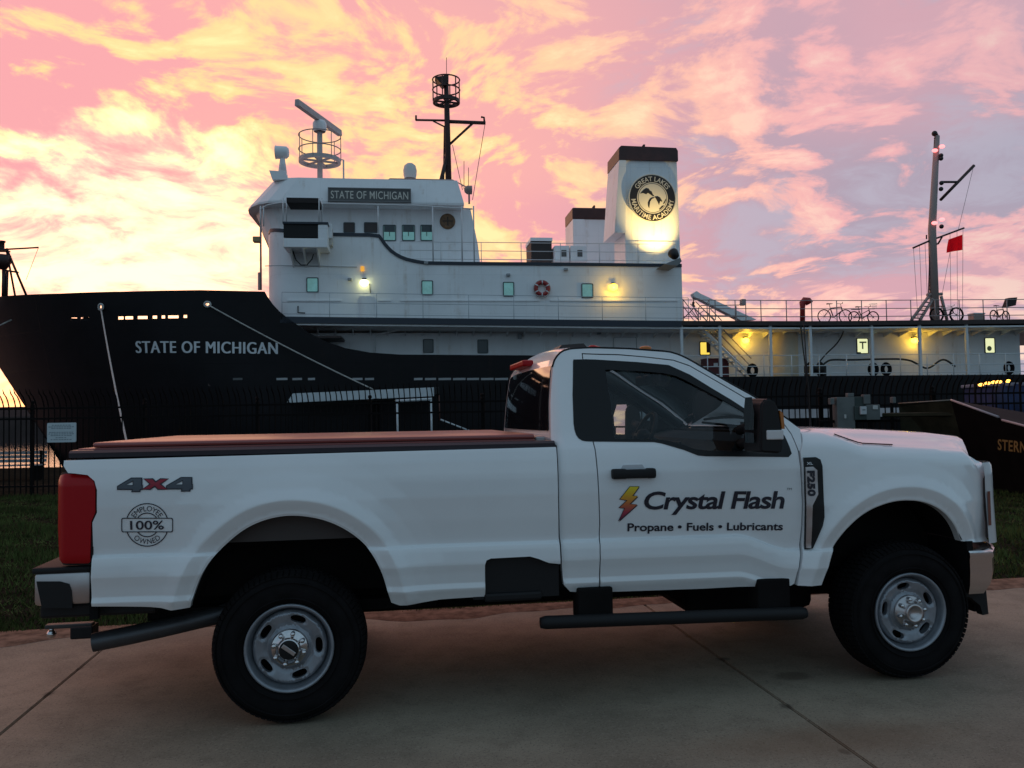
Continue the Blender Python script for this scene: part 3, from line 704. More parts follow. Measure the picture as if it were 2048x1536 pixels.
# front bumper, air dam, rear bumper, tail lamps
def bump_rows(prof, y1, xfn, n=15): return [[(3.985, -y1 - 0.4 * dx, z)] + [(xfn(y) + dx, y * (1 + 0.4 * dx), z) for y in np.linspace(-y1, y1, n)] + [(3.985, y1 + 0.4 * dx, z)] for dx, z in prof]
fxn = lambda y: 4.12 + 0.38 * (1 - (abs(y) / 0.98) ** 2.6)
fb = MB().loft(bump_rows([(-0.10, 0.745), (0.00, 0.745), (0.025, 0.735), (0.03, 0.71), (0.02, 0.695), (0.02, 0.62), (0.005, 0.54), (-0.03, 0.485), (-0.10, 0.48)], 0.985, fxn)).build('front_bumper', M_CHROME, truck, sharp=40)
for sg in (-1, 1): MB().box(3.99, 4.03, sg * 0.45, sg * 0.965, 0.50, 0.80).build('bumper_liner', M_DARK, fb)
ad = [(3.90, 0.56), (4.14, 0.56), (4.155, 0.345), (4.115, 0.34), (4.10, 0.40), (4.04, 0.45), (3.92, 0.48)]
MB().prism(ad, -0.92, -0.87).prism(ad, 0.87, 0.92).box(4.10, 4.14, -0.87, 0.87, 0.35, 0.55).build('air_dam', M_BLACKPL, truck)
bL = TF.hit(70, 1140, -0.93); bR = TF.hit(178, 1212, -0.93)
rb = MB(); x0, x1 = -1.262, -0.985
zt, zb = 0.842, 0.675
rbm = MB().box(x0, x1, -0.95, 0.95, zb, zt, bev=0.02).build('rear_bumper', M_CHROMED, truck, sharp=40)
MB().box(x0 - 0.008, x1 + 0.005, -0.957, 0.957, zt - 0.005, zt + 0.03, bev=0.012).build('bumper_pad', M_BLACKPL, rbm, sharp=40)
fk = [TF.hit(px, py, -0.955)[::2] for px, py in [(73, 1163), (120, 1163), (138, 1168), (143, 1182), (145, 1216), (84, 1216)]]
MB().prism(fk, -0.958, -0.93).build('bumper_corner', M_BLACKPL, rbm)
MB().box(x0 + 0.01, x1 + 0.3, -0.90, 0.90, zb - 0.075, zb - 0.004, bev=0.015).build('bumper_valance', M_BLACKPL, rbm)
[MB().box(-0.99, -0.950, sg * 0.93, sg * 0.965, 0.60, 0.90).build('bumper_gap', M_DARK, rbm) for sg in (-1, 1)]
tl_px = [(110, 962), (114, 952), (128, 948), (172, 949), (186, 957), (192, 972), (192, 1024), (184, 1043), (181, 1123), (176, 1127), (124, 1127), (117, 1120), (110, 1060)]
tl_out = [TF.hit(px, py, -0.99)[::2] for px, py in tl_px]
def ftail(x, z):
    return -1.003 + 0.07 * np.clip((-1.085 - x) / 0.07, 0, 1.5) ** 2.2 + 0.03 * np.clip((z - 1.285) / 0.06, 0, 1) ** 2 + 0.02 * np.clip((0.925 - z) / 0.04, 0, 1) ** 2
for mir in (False, True):
    panel('tail_light', tl_out, ftail, M_RED, truck, sp=0.02, thick=0.10, mirror=mir)
    panel('tail_light_housing', shrink(tl_out, -0.012), lambda x, z: ftail(x, z) + 0.012, M_BLACKPL, truck, sp=0.04, thick=0.06, mirror=mir)
# tow hitch, exhaust
th = MB().box(-1.30, -0.95, -0.032, 0.032, 0.46, 0.52).build('hitch', M_DARK, truck)
tp = TF.hit(103, 1268, -0.05)
hb = MB().box(-1.16, -0.9, -0.42, 0.42, 0.53, 0.60).box(tp[0] - 0.03, tp[0] + 0.24, -0.08, -0.02, tp[2] + 0.035, tp[2] + 0.06, bev=.006).build('hitch_bar', mat('hitch_steel', (0.05, 0.05, 0.05), 0.55, metal=0.3), th)
MB().sphere((tp[0], -0.05, tp[2]), 0.028).tube([(tp[0], -0.05, tp[2]), (tp[0], -0.05, tp[2] + 0.05)], 0.014).build('tow_ball', M_CHROME, th)
MB().box(tp[0] + 0.12, tp[0] + 0.25, -0.10, 0.02, tp[2] - 0.03, tp[2] + 0.045, bev=0.01).build('plug_socket', M_BLACKPL, th)
e0 = TF.hit(186, 1285, -0.72); e1 = TF.hit(330, 1255, -0.66); e2 = TF.hit(440, 1240, -0.60)
ex = MB(); pr = [e0, ((e0[0] + e1[0]) / 2, -0.70, (e0[2] + e1[2]) / 2), e1, (e2[0], -0.60, e2[2] + 0.03), (e2[0] + 0.4, -0.45, 0.62)]
ex.tube(pr, 0.050, 18, cap=False); ex.tube([(p[0] + 0.001, p[1], p[2]) for p in pr], 0.044, 18, cap=False); ex.build('exhaust_pipe', mat('exhaust_steel', (0.07, 0.07, 0.075), 0.42, metal=0.6, var=0.25), truck, fix=False)
# running boards
for sg in (-1, 1):
    r = MB(); a = 1.34; b = 2.90; yb = sg * 1.02
    r.tube([(a, yb, 0.470), (a + 0.03, yb, 0.470), (b - 0.03, yb, 0.442), (b, yb, 0.442)], [0.029, 0.037, 0.037, 0.029], 12); rbd = r.build('running_board', M_BLACKPL, truck)
    for xx in (1.56, 2.62): MB().box(xx, xx + 0.20, sg * 0.86, sg * 1.0, 0.46, 0.64, bev=0.01).build('board_bracket', M_DARK, rbd)
# chassis, axles, wheel-well liners, interior
ch = MB()
for sg in (-1, 1): ch.box(-0.95, 4.05, sg * 0.42, sg * 0.50, 0.54, 0.72)
ch.box(-0.07, 0.07, -0.8, 0.8, 0.34, 0.46).box(3.53, 3.66, -0.8, 0.8, 0.34, 0.46)
ch.tube([(0, -0.02, 0.40), (3.597, -0.02, 0.42)], 0.05, 10).box(-0.14, 0.14, -0.16, 0.16, 0.26, 0.52, bev=.05).box(3.46, 3.74, 0.1, 0.4, 0.27, 0.52, bev=.05)
ch.box(2.42, 3.30, -0.40, 0.70, 0.30, 0.62, bev=0.06).box(1.9, 2.5, -0.2, 0.25, 0.42, 0.7, bev=0.04).box(2.9, 3.9, -0.36, 0.36, 0.62, 1.2).box(0.6, 1.9, 0.45, 0.8, 0.48, 0.75, bev=.03)
ch.box(-0.8, 0.8, -0.62, -0.54, 0.50, 0.56).box(-0.8, 0.8, 0.54, 0.62, 0.50, 0.56)
ch.box(-0.95, 1.42, -0.59, 0.59, 0.735, 0.79).box(0.62, 1.42, -0.9, 0.9, 0.735, 0.79).box(1.44, 2.95, -0.92, 0.92, 0.64, 0.72)
ch.build('chassis', M_DARK, truck)
for sg in (-1, 1):
    for A, dx in ((ARCH_R, 0), (ARCH_F, 0)):
        wl_ = MB()
        rows = [[(x, sg * y, z + 0.012) for y in (0.965, 0.80, 0.62)] for x, z in A]; wl_.loft(rows)
        wl_.box(min(p[0] for p in A) - 0.02, max(p[0] for p in A) + 0.02, sg * 0.615, sg * 0.60, 0.62, 1.14)
        wl_.build('wheel_well', mat('wheel_well_liner', (0.009, 0.008, 0.0075), 0.9, var=0.2, spec=0.1), truck, fix=False)
MB().box(-0.42, 0.46, -0.905, -0.88, 0.955, 1.12).build('inner_bed_wall', mat('primer_grey', (0.075, 0.065, 0.062), 0.7, spec=0.1), truck)
it = MB(); it.box(1.45, 2.95, -0.88, 0.88, 0.73, 0.76).box(1.47, 1.50, -0.86, 0.86, 0.76, 1.50); it.build('cab_floor', M_SEAT, truck)
for y in (-0.45, 0.45):
    st = MB().box(1.72, 2.24, y - 0.27, y + 0.27, 0.95, 1.12, bev=0.05)
    st.prism([(1.72, 1.05), (1.88, 1.05), (1.73, 1.58), (1.62, 1.58)], y - 0.26, y + 0.26); st.prism([(1.61, 1.61), (1.70, 1.61), (1.66, 1.76), (1.60, 1.76)], y - 0.12, y + 0.12)
    st.build('seat', M_SEAT, truck)
db = MB(); db.prism([(2.50, 1.06), (2.95, 1.06), (2.98, 1.46), (2.76, 1.475), (2.58, 1.43), (2.52, 1.30)], -0.84, 0.84); db.build('dashboard', M_INT, truck)
MB().box(2.52, 2.535, -0.06, 0.18, 1.30, 1.41, bev=0.004).build('dash_screen', M_BLACKTRIM, truck)
sw = MB(); c = Vector((2.42, 0.42, 1.44)); u = Vector((0.42, 0, 0.9)).normalized(); v = Vector((0, 1, 0)); ringp = [c + (u * math.cos(t) + v * math.sin(t)) * 0.185 for t in np.linspace(0, 2 * math.pi, 29)[:-1]]
sw.tube(ringp, 0.016, 8, closed=True); sw.tube([c - v * 0.18, c + v * 0.18], 0.02, 6); sw.tube([c, c - u * 0.18], 0.02, 6); sw.tube([c, (2.66, 0.42, 1.30)], 0.035, 8); sw.sphere(c, 0.055)
sw.build('steering_wheel', M_BLACKPL, truck)
hd = MB(); hd.loft([[(p[0], y, p[2] - 0.035 - 0.02 * abs(y)) for y in np.linspace(-0.74, 0.74, 7)] for p in rt2]); hd.build('headliner', M_INTL, truck)
for sg in (-1, 1):
    a = D3[8]; b = D3[1]; MB().tube([(a[0] - 0.02, -sg * (a[1] + 0.05), a[2] - 0.03), ((a[0] + b[0]) / 2 - 0.02, -sg * ((a[1] + b[1]) / 2 + 0.05), (a[2] + b[2]) / 2 - 0.02), (b[0], -sg * (b[1] + 0.06), b[2] - 0.04)], 0.035, 8).build('pillar_trim', M_INTL, truck)
MB().tube([(2.22, 0, 1.93), (2.30, 0, 1.86)], 0.012).box(2.27, 2.31, -0.13, 0.13, 1.80, 1.87, bev=0.02).build('inside_mirror', M_BLACKPL, truck)
# door mirrors
mo = [TF.hit(px, py, -1.26)[::2] for px, py in [(1509, 812), (1513, 800), (1522, 795), (1536, 797), (1545, 806), (1551, 825), (1556, 850), (1558, 880), (1558, 902), (1553, 909), (1512, 907), (1508, 900)]]
def mirror_y(p, a): return p
for sg in (-1, 1):
    b = bmesh.new(); me = MB().prism(mo, sg * 1.12, sg * 1.32).mesh(); b.from_mesh(me)
    for q in b.verts:
        if abs(q.co.y) > 1.2: q.co.x = q.co.x * 0.9 + 0.1 * np.mean([p[0] for p in mo]); q.co.z = q.co.z * 0.95 + 0.05 * np.mean([p[1] for p in mo])
    bmesh.ops.bevel(b, geom=list(b.edges), offset=0.018, segments=3, affect='EDGES', clamp_overlap=True)
    b.to_mesh(me); b.free(); mi = link('door_mirror', me, M_BLACKPL, truck, smooth=True); me.set_sharp_from_angle(angle=R(45))
    xa = min(p[0] for p in mo); xb = max(p[0] for p in mo); zc = TF.hit(1535, 870, -1.32)[2]
    MB().box(xa + 0.045, xb - 0.005, sg * 1.28, sg * 1.328, zc - 0.026, zc + 0.026, bev=0.006).build('mirror_lamp', mat('clear_lamp', (0.62, 0.60, 0.60), 0.15, coat=0.5), mi)
    za = TF.hit(1550, 858, -1.3)[2]; MB().prism([(xb - 0.012, za), (xb + 0.004, za), (xb - 0.002, za + 0.085), (xb - 0.022, za + 0.10)], sg * 1.22, sg * 1.322).build('turn_lamp', M_AMBER, mi)
    MB().tube([(xa + 0.07, sg * 0.93, 1.42), (xa + 0.07, sg * 1.12, 1.44)], 0.03, 10).tube([(xa + 0.07, sg * 0.93, 1.50), (xa + 0.07, sg * 1.12, 1.53)], 0.03, 10).build('mirror_arm', M_BLACKPL, mi)
    # glass faces rearwards and towards the driver
    n = Vector((-0.93, -0.36 * sg * 1.0, 0.06)).normalized() if sg > 0 else Vector((-1.0, 0.04, 0.0)).normalized()
    cz = np.mean([p[1] for p in mo]); cc = Vector((xa - (0.012 if sg > 0 else 0.004), sg * 1.215, cz + 0.03)); up = Vector((0, 0, 1)); rt_ = n.cross(up).normalized(); up = rt_.cross(n)
    g_ = MB(); pts = [(-0.085, -0.06), (0.085, -0.06), (0.10, 0.03), (0.06, 0.12), (-0.07, 0.12), (-0.10, 0.03)]
    if sg < 0: pts = [(a * 0.72, q) for a, q in pts]
    g_.add([cc + rt_ * a + up * q for a, q in pts], [tuple(range(6))]); g_.build('mirror_glass', M_MIRROR, mi)
    g2 = MB(); g2.add([cc + rt_ * a + up * q for a, q in [(-0.06, -0.13), (0.06, -0.13), (0.062, -0.075), (-0.062, -0.075)]], [(0, 1, 2, 3)]); g2.build('mirror_glass', M_MIRROR, mi)
# antenna
an = TF.hit(1621, 853, -0.78); an2 = TF.hit(1607, 640, -0.78)
MB().tube([an, an2], [0.006, 0.003], 6).build('antenna', M_BLACKPL, truck)
# --- side vent and badges
vent = P([(1606, 915), (1630, 914), (1639, 919), (1643, 932), (1647, 1034), (1644, 1050), (1624, 1096), (1608, 1098)], ffend)
vt = panel('side_vent', vent, ffend, M_BLACKTRIM, fen, sp=0.03, thick=0.01, off=-0.012)
chv = P([(1608, 934), (1623, 933), (1631, 940), (1633, 988), (1622, 1010), (1619, 1095), (1609, 1095)], ffend)
vb = panel('vent_blade', chv, ffend, M_CHROMED, fen, sp=0.03, thick=0.012, off=-0.020)
def decal(s, pxl, base_l, base_r, cap_h_px, m, parent, f, bold=0.0, shear=0.0, off=-0.004, name='lettering', space=1.0, hfit=None):
    """text from picture-left x to right x on the body surface; heights measured the same way"""
    a = TF.surf(pxl[0], base_l, f); b = TF.surf(pxl[1], base_r, f); t = TF.surf(pxl[0], base_l - cap_h_px, f)
    w = b[0] - a[0]; V, Fc = text2d(s, bold, shear, space); lo = V.min(0); hi = V.max(0); k = w / (hi[0] - lo[0]); kv = (t[2] - a[2]) / 0.70
    def fn(u, v):
        uu = (u - lo[0]) * k; x = a[0] + uu; z = a[2] + (b[2] - a[2]) * uu / w + v * kv; return (x, float(f(np.array([x]), np.array([z]))[0]) + off, z)
    return text_on(name, V, Fc, fn, m, parent)
decal('Crystal Flash', (1288, 1569), 1018, 1016, 34.5, M_NAVY, door, fcab, bold=0.022, shear=0.17, space=0.93)
decal('Propane \u2022 Fuels \u2022 Lubricants', (1254.5, 1565), 1062, 1060, 15.5, M_NAVY, door, fcab, bold=0.022)
decal('TM', (1573, 1583), 980, 980, 4.2, M_NAVY, door, fcab)
decal('XL', (1611, 1623), 929, 929, 5.0, mat('silver_print', (0.6, 0.6, 0.62), 0.3, metal=0.5), fen, ffend, bold=0.02, off=-0.016)
a = TF.surf(1610.5, 941, ffend); b_ = TF.surf(1610.5, 992, ffend); V, Fc = text2d('F250', 0.05, 0, 1.05); lo, hi = V.min(0), V.max(0); k = (a[2] - b_[2]) / (hi[0] - lo[0])
wv = (TF.surf(1626, 960, ffend)[0] - TF.surf(1611, 960, ffend)[0]) / (hi[1] - lo[1])
def fnv(u, v):
    z = a[2] - (u - lo[0]) * k; x = a[0] + (v - lo[1]) * wv; return (x, float(ffend(np.array([x]), np.array([z]))[0]) - 0.024, z)
text_on('lettering', V, Fc, fnv, M_NAVY, fen)
def flat_shape(name, pts_px, f, m, parent, off=-0.004):
    pts = P(pts_px, f); return panel(name, pts, f, m, parent, sp=0.05, thick=0, off=off)
bolt = [(340, 312), (415, 312), (357, 392), (405, 392), (333, 462), (400, 465), (240, 607), (297, 493), (250, 490), (318, 428), (255, 418)]
bolt = [(x / 4.267 + 1180, y / 4.267 + 900) for x, y in bolt]
flat_shape('bolt_outline', [(x + 1.6, y + 1.6) for x, y in bolt], fcab, M_NAVY, door, -0.004)
flat_shape('bolt_outline', shrink([(x - 0.3, y) for x, y in bolt], -0.9), fcab, M_NAVY, door, -0.0045)
mb = bpy.data.materials.new('bolt_print'); mb.use_nodes = True; g = NG(mb.node_tree); _, _, zz = g.sep(g.n.new('ShaderNodeTexCoord').outputs['Object'])
za = TF.surf(1250, 973, fcab)[2]; zb_ = TF.surf(1250, 1042, fcab)[2]
cr = g.n.new('ShaderNodeValToRGB'); g.l.new(g.mr(zz, zb_, za, smooth=False), cr.inputs[0])
e = cr.color_ramp.elements; e[0].position = 0.05; e[0].color = (0.10, 0.02, 0.05, 1); e[1].position = 0.95; e[1].color = (0.75, 0.60, 0.02, 1)
for p_, c_ in ((0.25, (0.35, 0.03, 0.06, 1)), (0.5, (0.55, 0.14, 0.04, 1)), (0.75, (0.70, 0.38, 0.02, 1))): q = e.new(p_); q.color = c_
g.l.new(cr.outputs[0], g.n['Principled BSDF'].inputs['Base Color'])
flat_shape('bolt_emblem', bolt, fcab, mb, door, -0.0058)
# bed badges: 4x4 and the round stamp
bedp = [o for o in truck.children if o.name.startswith('bed_side')][0]
M_G = mat('badge_grey', (0.07, 0.085, 0.105), 0.4); M_R2 = mat('badge_red', (0.30, 0.01, 0.03), 0.4)
def four(x0, x1, y0, y1):
    w = x1 - x0; h = y1 - y0; X = lambda u: x0 + u * w; Y = lambda v: y0 + v * h
    out = [(X(0), Y(0.62)), (X(0.56), Y(0)), (X(0.98), Y(0)), (X(0.98), Y(0.52)), (X(1.0), Y(0.52)), (X(1.0), Y(0.84)), (X(0.92), Y(0.84)), (X(0.90), Y(1)), (X(0.58), Y(1)), (X(0.60), Y(0.84)), (X(0), Y(0.84))]
    hole = [(X(0.34), Y(0.52)), (X(0.62), Y(0.24)), (X(0.62), Y(0.52))]
    return out, hole
def four_obj(x0, x1, y0, y1):
    out, hole = four(x0, x1, y0, y1)
    panel('badge_outline', P(shrink(out, -1.2)), fbody, M_NAVY, bedp, sp=0.05, thick=0, off=-0.004, holes=[P(shrink(hole, 0.4))])
    panel('badge_numeral', P(shrink(out, 0.8)), fbody, M_G, bedp, sp=0.05, thick=0, off=-0.0055, holes=[P(shrink(hole, -1.2))])
four_obj(235.5, 285, 956, 983); four_obj(333.5, 385, 955, 982)
xo = [(287, 957), (306, 957), (312, 963), (321, 957), (338, 957), (322, 968), (336, 979), (316, 979), (310, 973), (301, 979), (284, 979), (300, 968)]
flat_shape('badge_outline', shrink(xo, -0.8), fbody, M_NAVY, bedp, -0.004); flat_shape('badge_letter', shrink(xo, 1.6), fbody, M_R2, bedp, -0.0055)
cx, cy_ = 294.6, 1049.6
def ring_px(r, n=40, a0=0, a1=360): return [(cx + r * math.cos(R(a0 + (a1 - a0) * i / n)), cy_ + r * math.sin(R(a0 + (a1 - a0) * i / n))) for i in range(n + 1)]
def band(r0, r1, a0, a1): return ring_px(r1, 24, a0, a1) + list(reversed(ring_px(r0, 24, a0, a1)))
for a0, a1 in ((-161, -19), (19, 161)):
    flat_shape('stamp_ring', band(41.5, 43.5, a0, a1), fbody, M_NAVY, bedp)
    q = 38 if True else 0
    flat_shape('stamp_ring', band(22.6, 24.6, a0 + (q - 19), a1 - (q - 19)) , fbody, M_NAVY, bedp)
pl = rrect(243, 346.5, 1035.5, 1064.5, 4); pi_ = rrect(244.8, 344.7, 1037.3, 1062.7, 3)
panel('stamp_plate', P(pl), fbody, M_NAVY, bedp, sp=0.05, thick=0, off=-0.004, holes=[P(pi_)])
decal('100%', (261, 328), 1059.0, 1058.4, 17.5, M_NAVY, bedp, fbody, bold=0.012)
def arc_text(s, r, mid, span, h, inner):
    V, Fc = text2d(s, 0.0, 0, 1.0); lo, hi = V.min(0), V.max(0)
    def fn(u, v):
        t = (u - lo[0]) / (hi[0] - lo[0]) - 0.5; vv = v / 0.7 * h
        if inner: a_ = R(mid - t * span); rr = r - vv
        else: a_ = R(mid + t * span); rr = r + vv
        x, y, z = TF.surf(cx + rr * math.cos(a_), cy_ + rr * math.sin(a_), fbody); return (x, y - 0.004, z)
    text_on('lettering', V, Fc, fn, M_NAVY, bedp)
arc_text('EMPLOYEE', 27.5, -90, 118, 10.5, False); arc_text('OWNED', 38.5, 90, 92, 10.5, True)

# --- wheels
def wheel_meshes():
    Rt = 0.4035; w = 0.125
    t = MB(); prof = [(0.222, -w + 0.03), (0.236, -w + 0.005), (0.27, -w - 0.012), (0.32, -w - 0.016), (0.352, -w - 0.008), (0.370, -w + 0.002), (0.384, -w + 0.020), (0.393, -w + 0.05), (0.396, 0), (0.394, w - 0.05), (0.390, w - 0.022), (0.36, w), (0.30, w + 0.01), (0.236, w), (0.222, w - 0.03)]
    t.lathe(prof, 72, 'y')
    for k in range(78):                      # tread and shoulder lugs
        a = 2 * math.pi * k / 78; c, s_ = math.cos(a), math.sin(a); rd = Vector((c, 0, s_)); tg_ = Vector((-s_, 0, c))
        for y0, y1, sk in ((-w - 0.002, -w + 0.055, 0.0), (-w + 0.065, -0.01, 0.35), (0.01, w - 0.065, 0.65), (w - 0.055, w + 0.002, 0.2)):
            vs = []
            for rr, hw in ((0.374, 0.0135), (Rt, 0.0120)):
                for yy, q in ((y0, -1), (y0, 1), (y1, 1), (y1, -1)):
                    sh_ = 0.020 if (rr > 0.39 and abs(yy) > w - 0.01) else 0.0
                    p = rd * (rr - sh_) + tg_ * (hw * q + sk * 0.03); vs.append((p.x, yy, p.z))
            t.add(vs, [(0, 1, 2, 3), (4, 7, 6, 5), (0, 4, 5, 1), (1, 5, 6, 2), (2, 6, 7, 3), (3, 7, 4, 0)])
    for r_ in (0.345, 0.262):                # sidewall rings
        t.lathe([(r_ - 0.004, -w - 0.0125), (r_, -w - 0.0205), (r_ + 0.004, -w - 0.0125)], 72, 'y')
    tyre = t.mesh('tyre', fix=False); tyre.materials.append(M_RUBBER)
    # rim: barrel flange + dished disc with five slots
    r = MB(); r.lathe([(0.222, -w + 0.020), (0.233, -w + 0.004), (0.232, -w - 0.006), (0.226, -w - 0.010), (0.216, -w - 0.004), (0.212, -w + 0.016), (0.208, -w + 0.034), (0.201, -w + 0.040), (0.199, -w + 0.075), (0.190, -w + 0.075), (0.185, 0.06)], 64, 'y')
    rim = r.mesh('rim', fix=False); rim.materials.append(M_STEEL)
    circ = lambda q, n: [(q * math.cos(2 * math.pi * i / n), q * math.sin(2 * math.pi * i / n)) for i in range(n)]
    slots = []
    for k in range(5):
        a = math.pi / 2 + 2 * math.pi * k / 5 + 0.35; h = []
        for i in range(20):
            b = 2 * math.pi * i / 20; uu = 0.041 * math.copysign(abs(math.cos(b)) ** 0.8, math.cos(b)); vv = 0.0195 * math.copysign(abs(math.sin(b)) ** 0.8, math.sin(b))
            an_ = a + uu / 0.152; rr = 0.152 + vv; h.append((rr * math.cos(an_), rr * math.sin(an_)))
        slots.append(h)
    def fdisc(x, z):
        q = np.hypot(x, z); base = np.interp(q, [0.06, 0.085, 0.10, 0.115, 0.135, 0.165, 0.178, 0.188, 0.194], [0.010, 0.010, 0.016, 0.030, 0.020, 0.014, 0.012, 0.022, 0.042]); 
        dn = np.full(q.shape, 9.0)
        for h in slots: dn = np.minimum(dn, polydist(np.stack([x, z], 1), h))
        return -w + base + np.interp(dn, [0, 0.004, 0.014], [0.010, 0.004, 0.0])
    dsc = panel('wheel_disc', circ(0.1935, 64), fdisc, M_STEEL, None, holes=slots + [circ(0.058, 32)], sp=0.009, thick=0.03); dm = dsc.data; bpy.data.objects.remove(dsc)
    bk = MB().lathe([(0.005, -0.03), (0.19, -0.03)], 32, 'y').mesh('backing'); bk.materials.append(M_DARK)
    hub = MB().lathe([(0.102, -w + 0.028), (0.098, -w + 0.008), (0.090, -w - 0.002), (0.062, -w - 0.006), (0.058, -w - 0.028), (0.050, -w - 0.034)], 40, 'y').mesh('hub', fix=False); hub.materials.append(M_CHROME)
    capm = MB().lathe([(0.050, -w - 0.034), (0.03, -w - 0.037), (0.0005, -w - 0.037)], 32, 'y').mesh('cap', fix=False); capm.materials.append(M_BLACKTRIM)
    fh = MB().lathe([(0.102, -w + 0.028), (0.098, -w + 0.008), (0.090, -w - 0.002), (0.060, -w - 0.004), (0.056, -w - 0.040), (0.052, -w - 0.045), (0.040, -w - 0.045), (0.037, -w - 0.020), (0.0005, -w - 0.018)], 40, 'y').mesh('fhub', fix=False); fh.materials.append(M_CHROMED)
    ln = MB().lathe([(0.013, 0.0), (0.013, -0.022), (0.0105, -0.030), (0.0005, -0.033)], 10, 'y').mesh('nut', fix=False); ln.materials.append(M_CHROME)
    return tyre, rim, dm, bk, hub, capm, fh, ln, w
tyre, rim, disc, backing, hubm, capm, fhub, nutm, WW = wheel_meshes()
for wx, front in ((0.0, False), (3.597, True)):
    for sg in (1, -1):
        wo = link('wheel', tyre, None, truck, (wx, -0.845 * sg, 0.398)); wo.rotation_euler = (0, R(37 if not front else 11), 0 if sg > 0 else math.pi)
        for nm, me in (('rim', rim), ('wheel_disc', disc), ('wheel_back', backing), ('hub', fhub if front else hubm)): link(nm, me, None, wo)
        if not front:
            link('hub_cap', capm, None, wo)
            link('hub_plate', MB().box(-0.040, 0.040, -WW - 0.041, -WW - 0.036, -0.011, 0.011, bev=0.003).mesh('plate'), M_CHROMED, wo)
        for k in range(8):
            a_ = 2 * math.pi * (k + 0.5) / 8; link('lug_nut', nutm, None, wo, (0.080 * math.cos(a_), -WW - 0.0, 0.080 * math.sin(a_)))
# ------------------------------------------------------------------ ship
ST = R(7.0); SX, SY = 0.0, 39.3
SF = Frame(SX, SY, ST); S = SF.hit
ship = tag(empty('ship', (SX, SY, 0), ST), 'large training ship with black hull and white superstructure moored behind the truck', 'ship')
M_HULL = plated('hull_black_paint', (0.0055, 0.0045, 0.006), 0.55, 0.2, 0.6, (0.016, 0.008, 0.007), 0.6, 3.4, 1.7, 0.3)
M_SWH = plated('ship_white_paint', (0.84, 0.85, 0.86), 0.5, 0.4, 0.22, (0.50, 0.40, 0.32), 0.55)
M_TRIM = mat('navy_trim_paint', (0.012, 0.020, 0.035), 0.45)
M_DECKE = mat('deck_edge_brown', (0.030, 0.016, 0.014), 0.6, var=0.3)
M_RAIL = mat('white_pipe', (0.62, 0.63, 0.64), 0.45)
M_SIGNG = mat('name_board_grey', (0.10, 0.10, 0.10), 0.6)
M_LETTER = mat('white_lettering', (0.62, 0.64, 0.66), 0.5)
M_CREAM = mat('cream_lettering', (0.66, 0.63, 0.55), 0.5)
M_CAP = mat('funnel_cap_paint', (0.045, 0.014, 0.014), 0.5, var=0.2)
M_MASTB = mat('black_mast_paint', (0.03, 0.012, 0.010), 0.55)
M_MASTG = mat('buff_mast_paint', (0.30, 0.24, 0.22), 0.55)
M_BLK = mat('black_fitting', (0.015, 0.014, 0.014), 0.5)
M_REDP = mat('red_paint', (0.30, 0.02, 0.018), 0.45)
M_PANE = mat('teal_pane', (0.12, 0.26, 0.27), 0.12, emit=(0.22, 0.52, 0.52), estr=0.30, var=0.45, vscale=1.6)
M_PANED = mat('dark_pane', (0.03, 0.05, 0.06), 0.08)
M_PANEL = mat('lit_pane', (0.6, 0.6, 0.4), 0.3, emit=(0.92, 0.95, 0.52), estr=0.85)
M_PANEY = mat('yellow_lit_pane', (0.6, 0.5, 0.1), 0.3, emit=(1.0, 0.72, 0.10), estr=0.95)
M_GASKET = mat('window_gasket', (0.05, 0.07, 0.08), 0.5)
M_ROPE = mat('mooring_rope', (0.42, 0.40, 0.37), 0.9, var=0.2, vscale=10)
def sbox(b, px0, py0, px1, py1, y0, y1, yref=None, bev=0.0):
    yr = min(y0, y1) if yref is None else yref
    a = S(px0, py0, yr); c = S(px1, py1, yr); return b.box(a[0], c[0], y0, y1, a[2], c[2], bev)
def spoly(pts, y): return [S(px, py, y)[::2] for px, py in pts]
def sline(pts, y): return [S(px, py, y) for px, py in pts]
CL = 6.5
# --- hull
_stz = [S(60, 830, CL), S(32, 790, CL), S(0, 738, CL)]
_sl = (_stz[2][0] - _stz[0][0]) / (_stz[2][2] - _stz[0][2])
def stem_x(z): return _stz[0][0] + _sl * (np.clip(z, -1.8, 12) - _stz[0][2])
def fhull(x, z):
    x = np.asarray(x, float); z = np.asarray(z, float); xs = stem_x(z); x0 = -8.5 - 6.0 * np.clip((z + 1.3) / 9.0, 0, 1)
    t = np.clip((x0 - x) / (x0 - xs), 0, 1); p = 1.9 + 0.7 * np.clip((z + 1.3) / 9.0, 0, 1)
    return CL * t ** p + 0.35 * np.clip((1.5 - z) / 2.8, 0, 1) ** 2
def H(lst): return [SF.surf(px, py, fhull)[::2] for px, py in lst]
ztip = SF.hit(-120, 600, CL)[2]
stem = [(float(stem_x(np.array([z]))[0]) + 0.05, z) for z in np.linspace(-1.7, ztip, 12)]
top_e = H([(-60, 599), (0, 593), (120, 587), (250, 583), (400, 580), (529, 583)])
sweep = H([(534, 592), (545, 608), (558, 622), (574, 635), (592, 648), (615, 664), (650, 682), (690, 696), (740, 705), (800, 709), (950, 710), (1120, 711)])
aft = H([(1190, 730), (1260, 752), (1430, 753.5), (2030, 749)]) + [(38.0, 3.34), (38.0, -1.7)]
slots = []
for x0, x1 in ((141, 154), (160, 178), (235, 247), (249, 266), (274, 295), (304, 314), (322, 330), (335, 357), (366, 374)):
    yy = 638 - (x0 - 141) * 0.024; slots.append(H([(x0, yy - 3.2), (x1, yy - 3.4), (x1, yy + 3.0), (x0, yy + 3.2)]))
def ell(cx, cy, rx, ry, n=12): return [(cx + rx * math.cos(2 * math.pi * i / n), cy + ry * math.sin(2 * math.pi * i / n)) for i in range(n)]
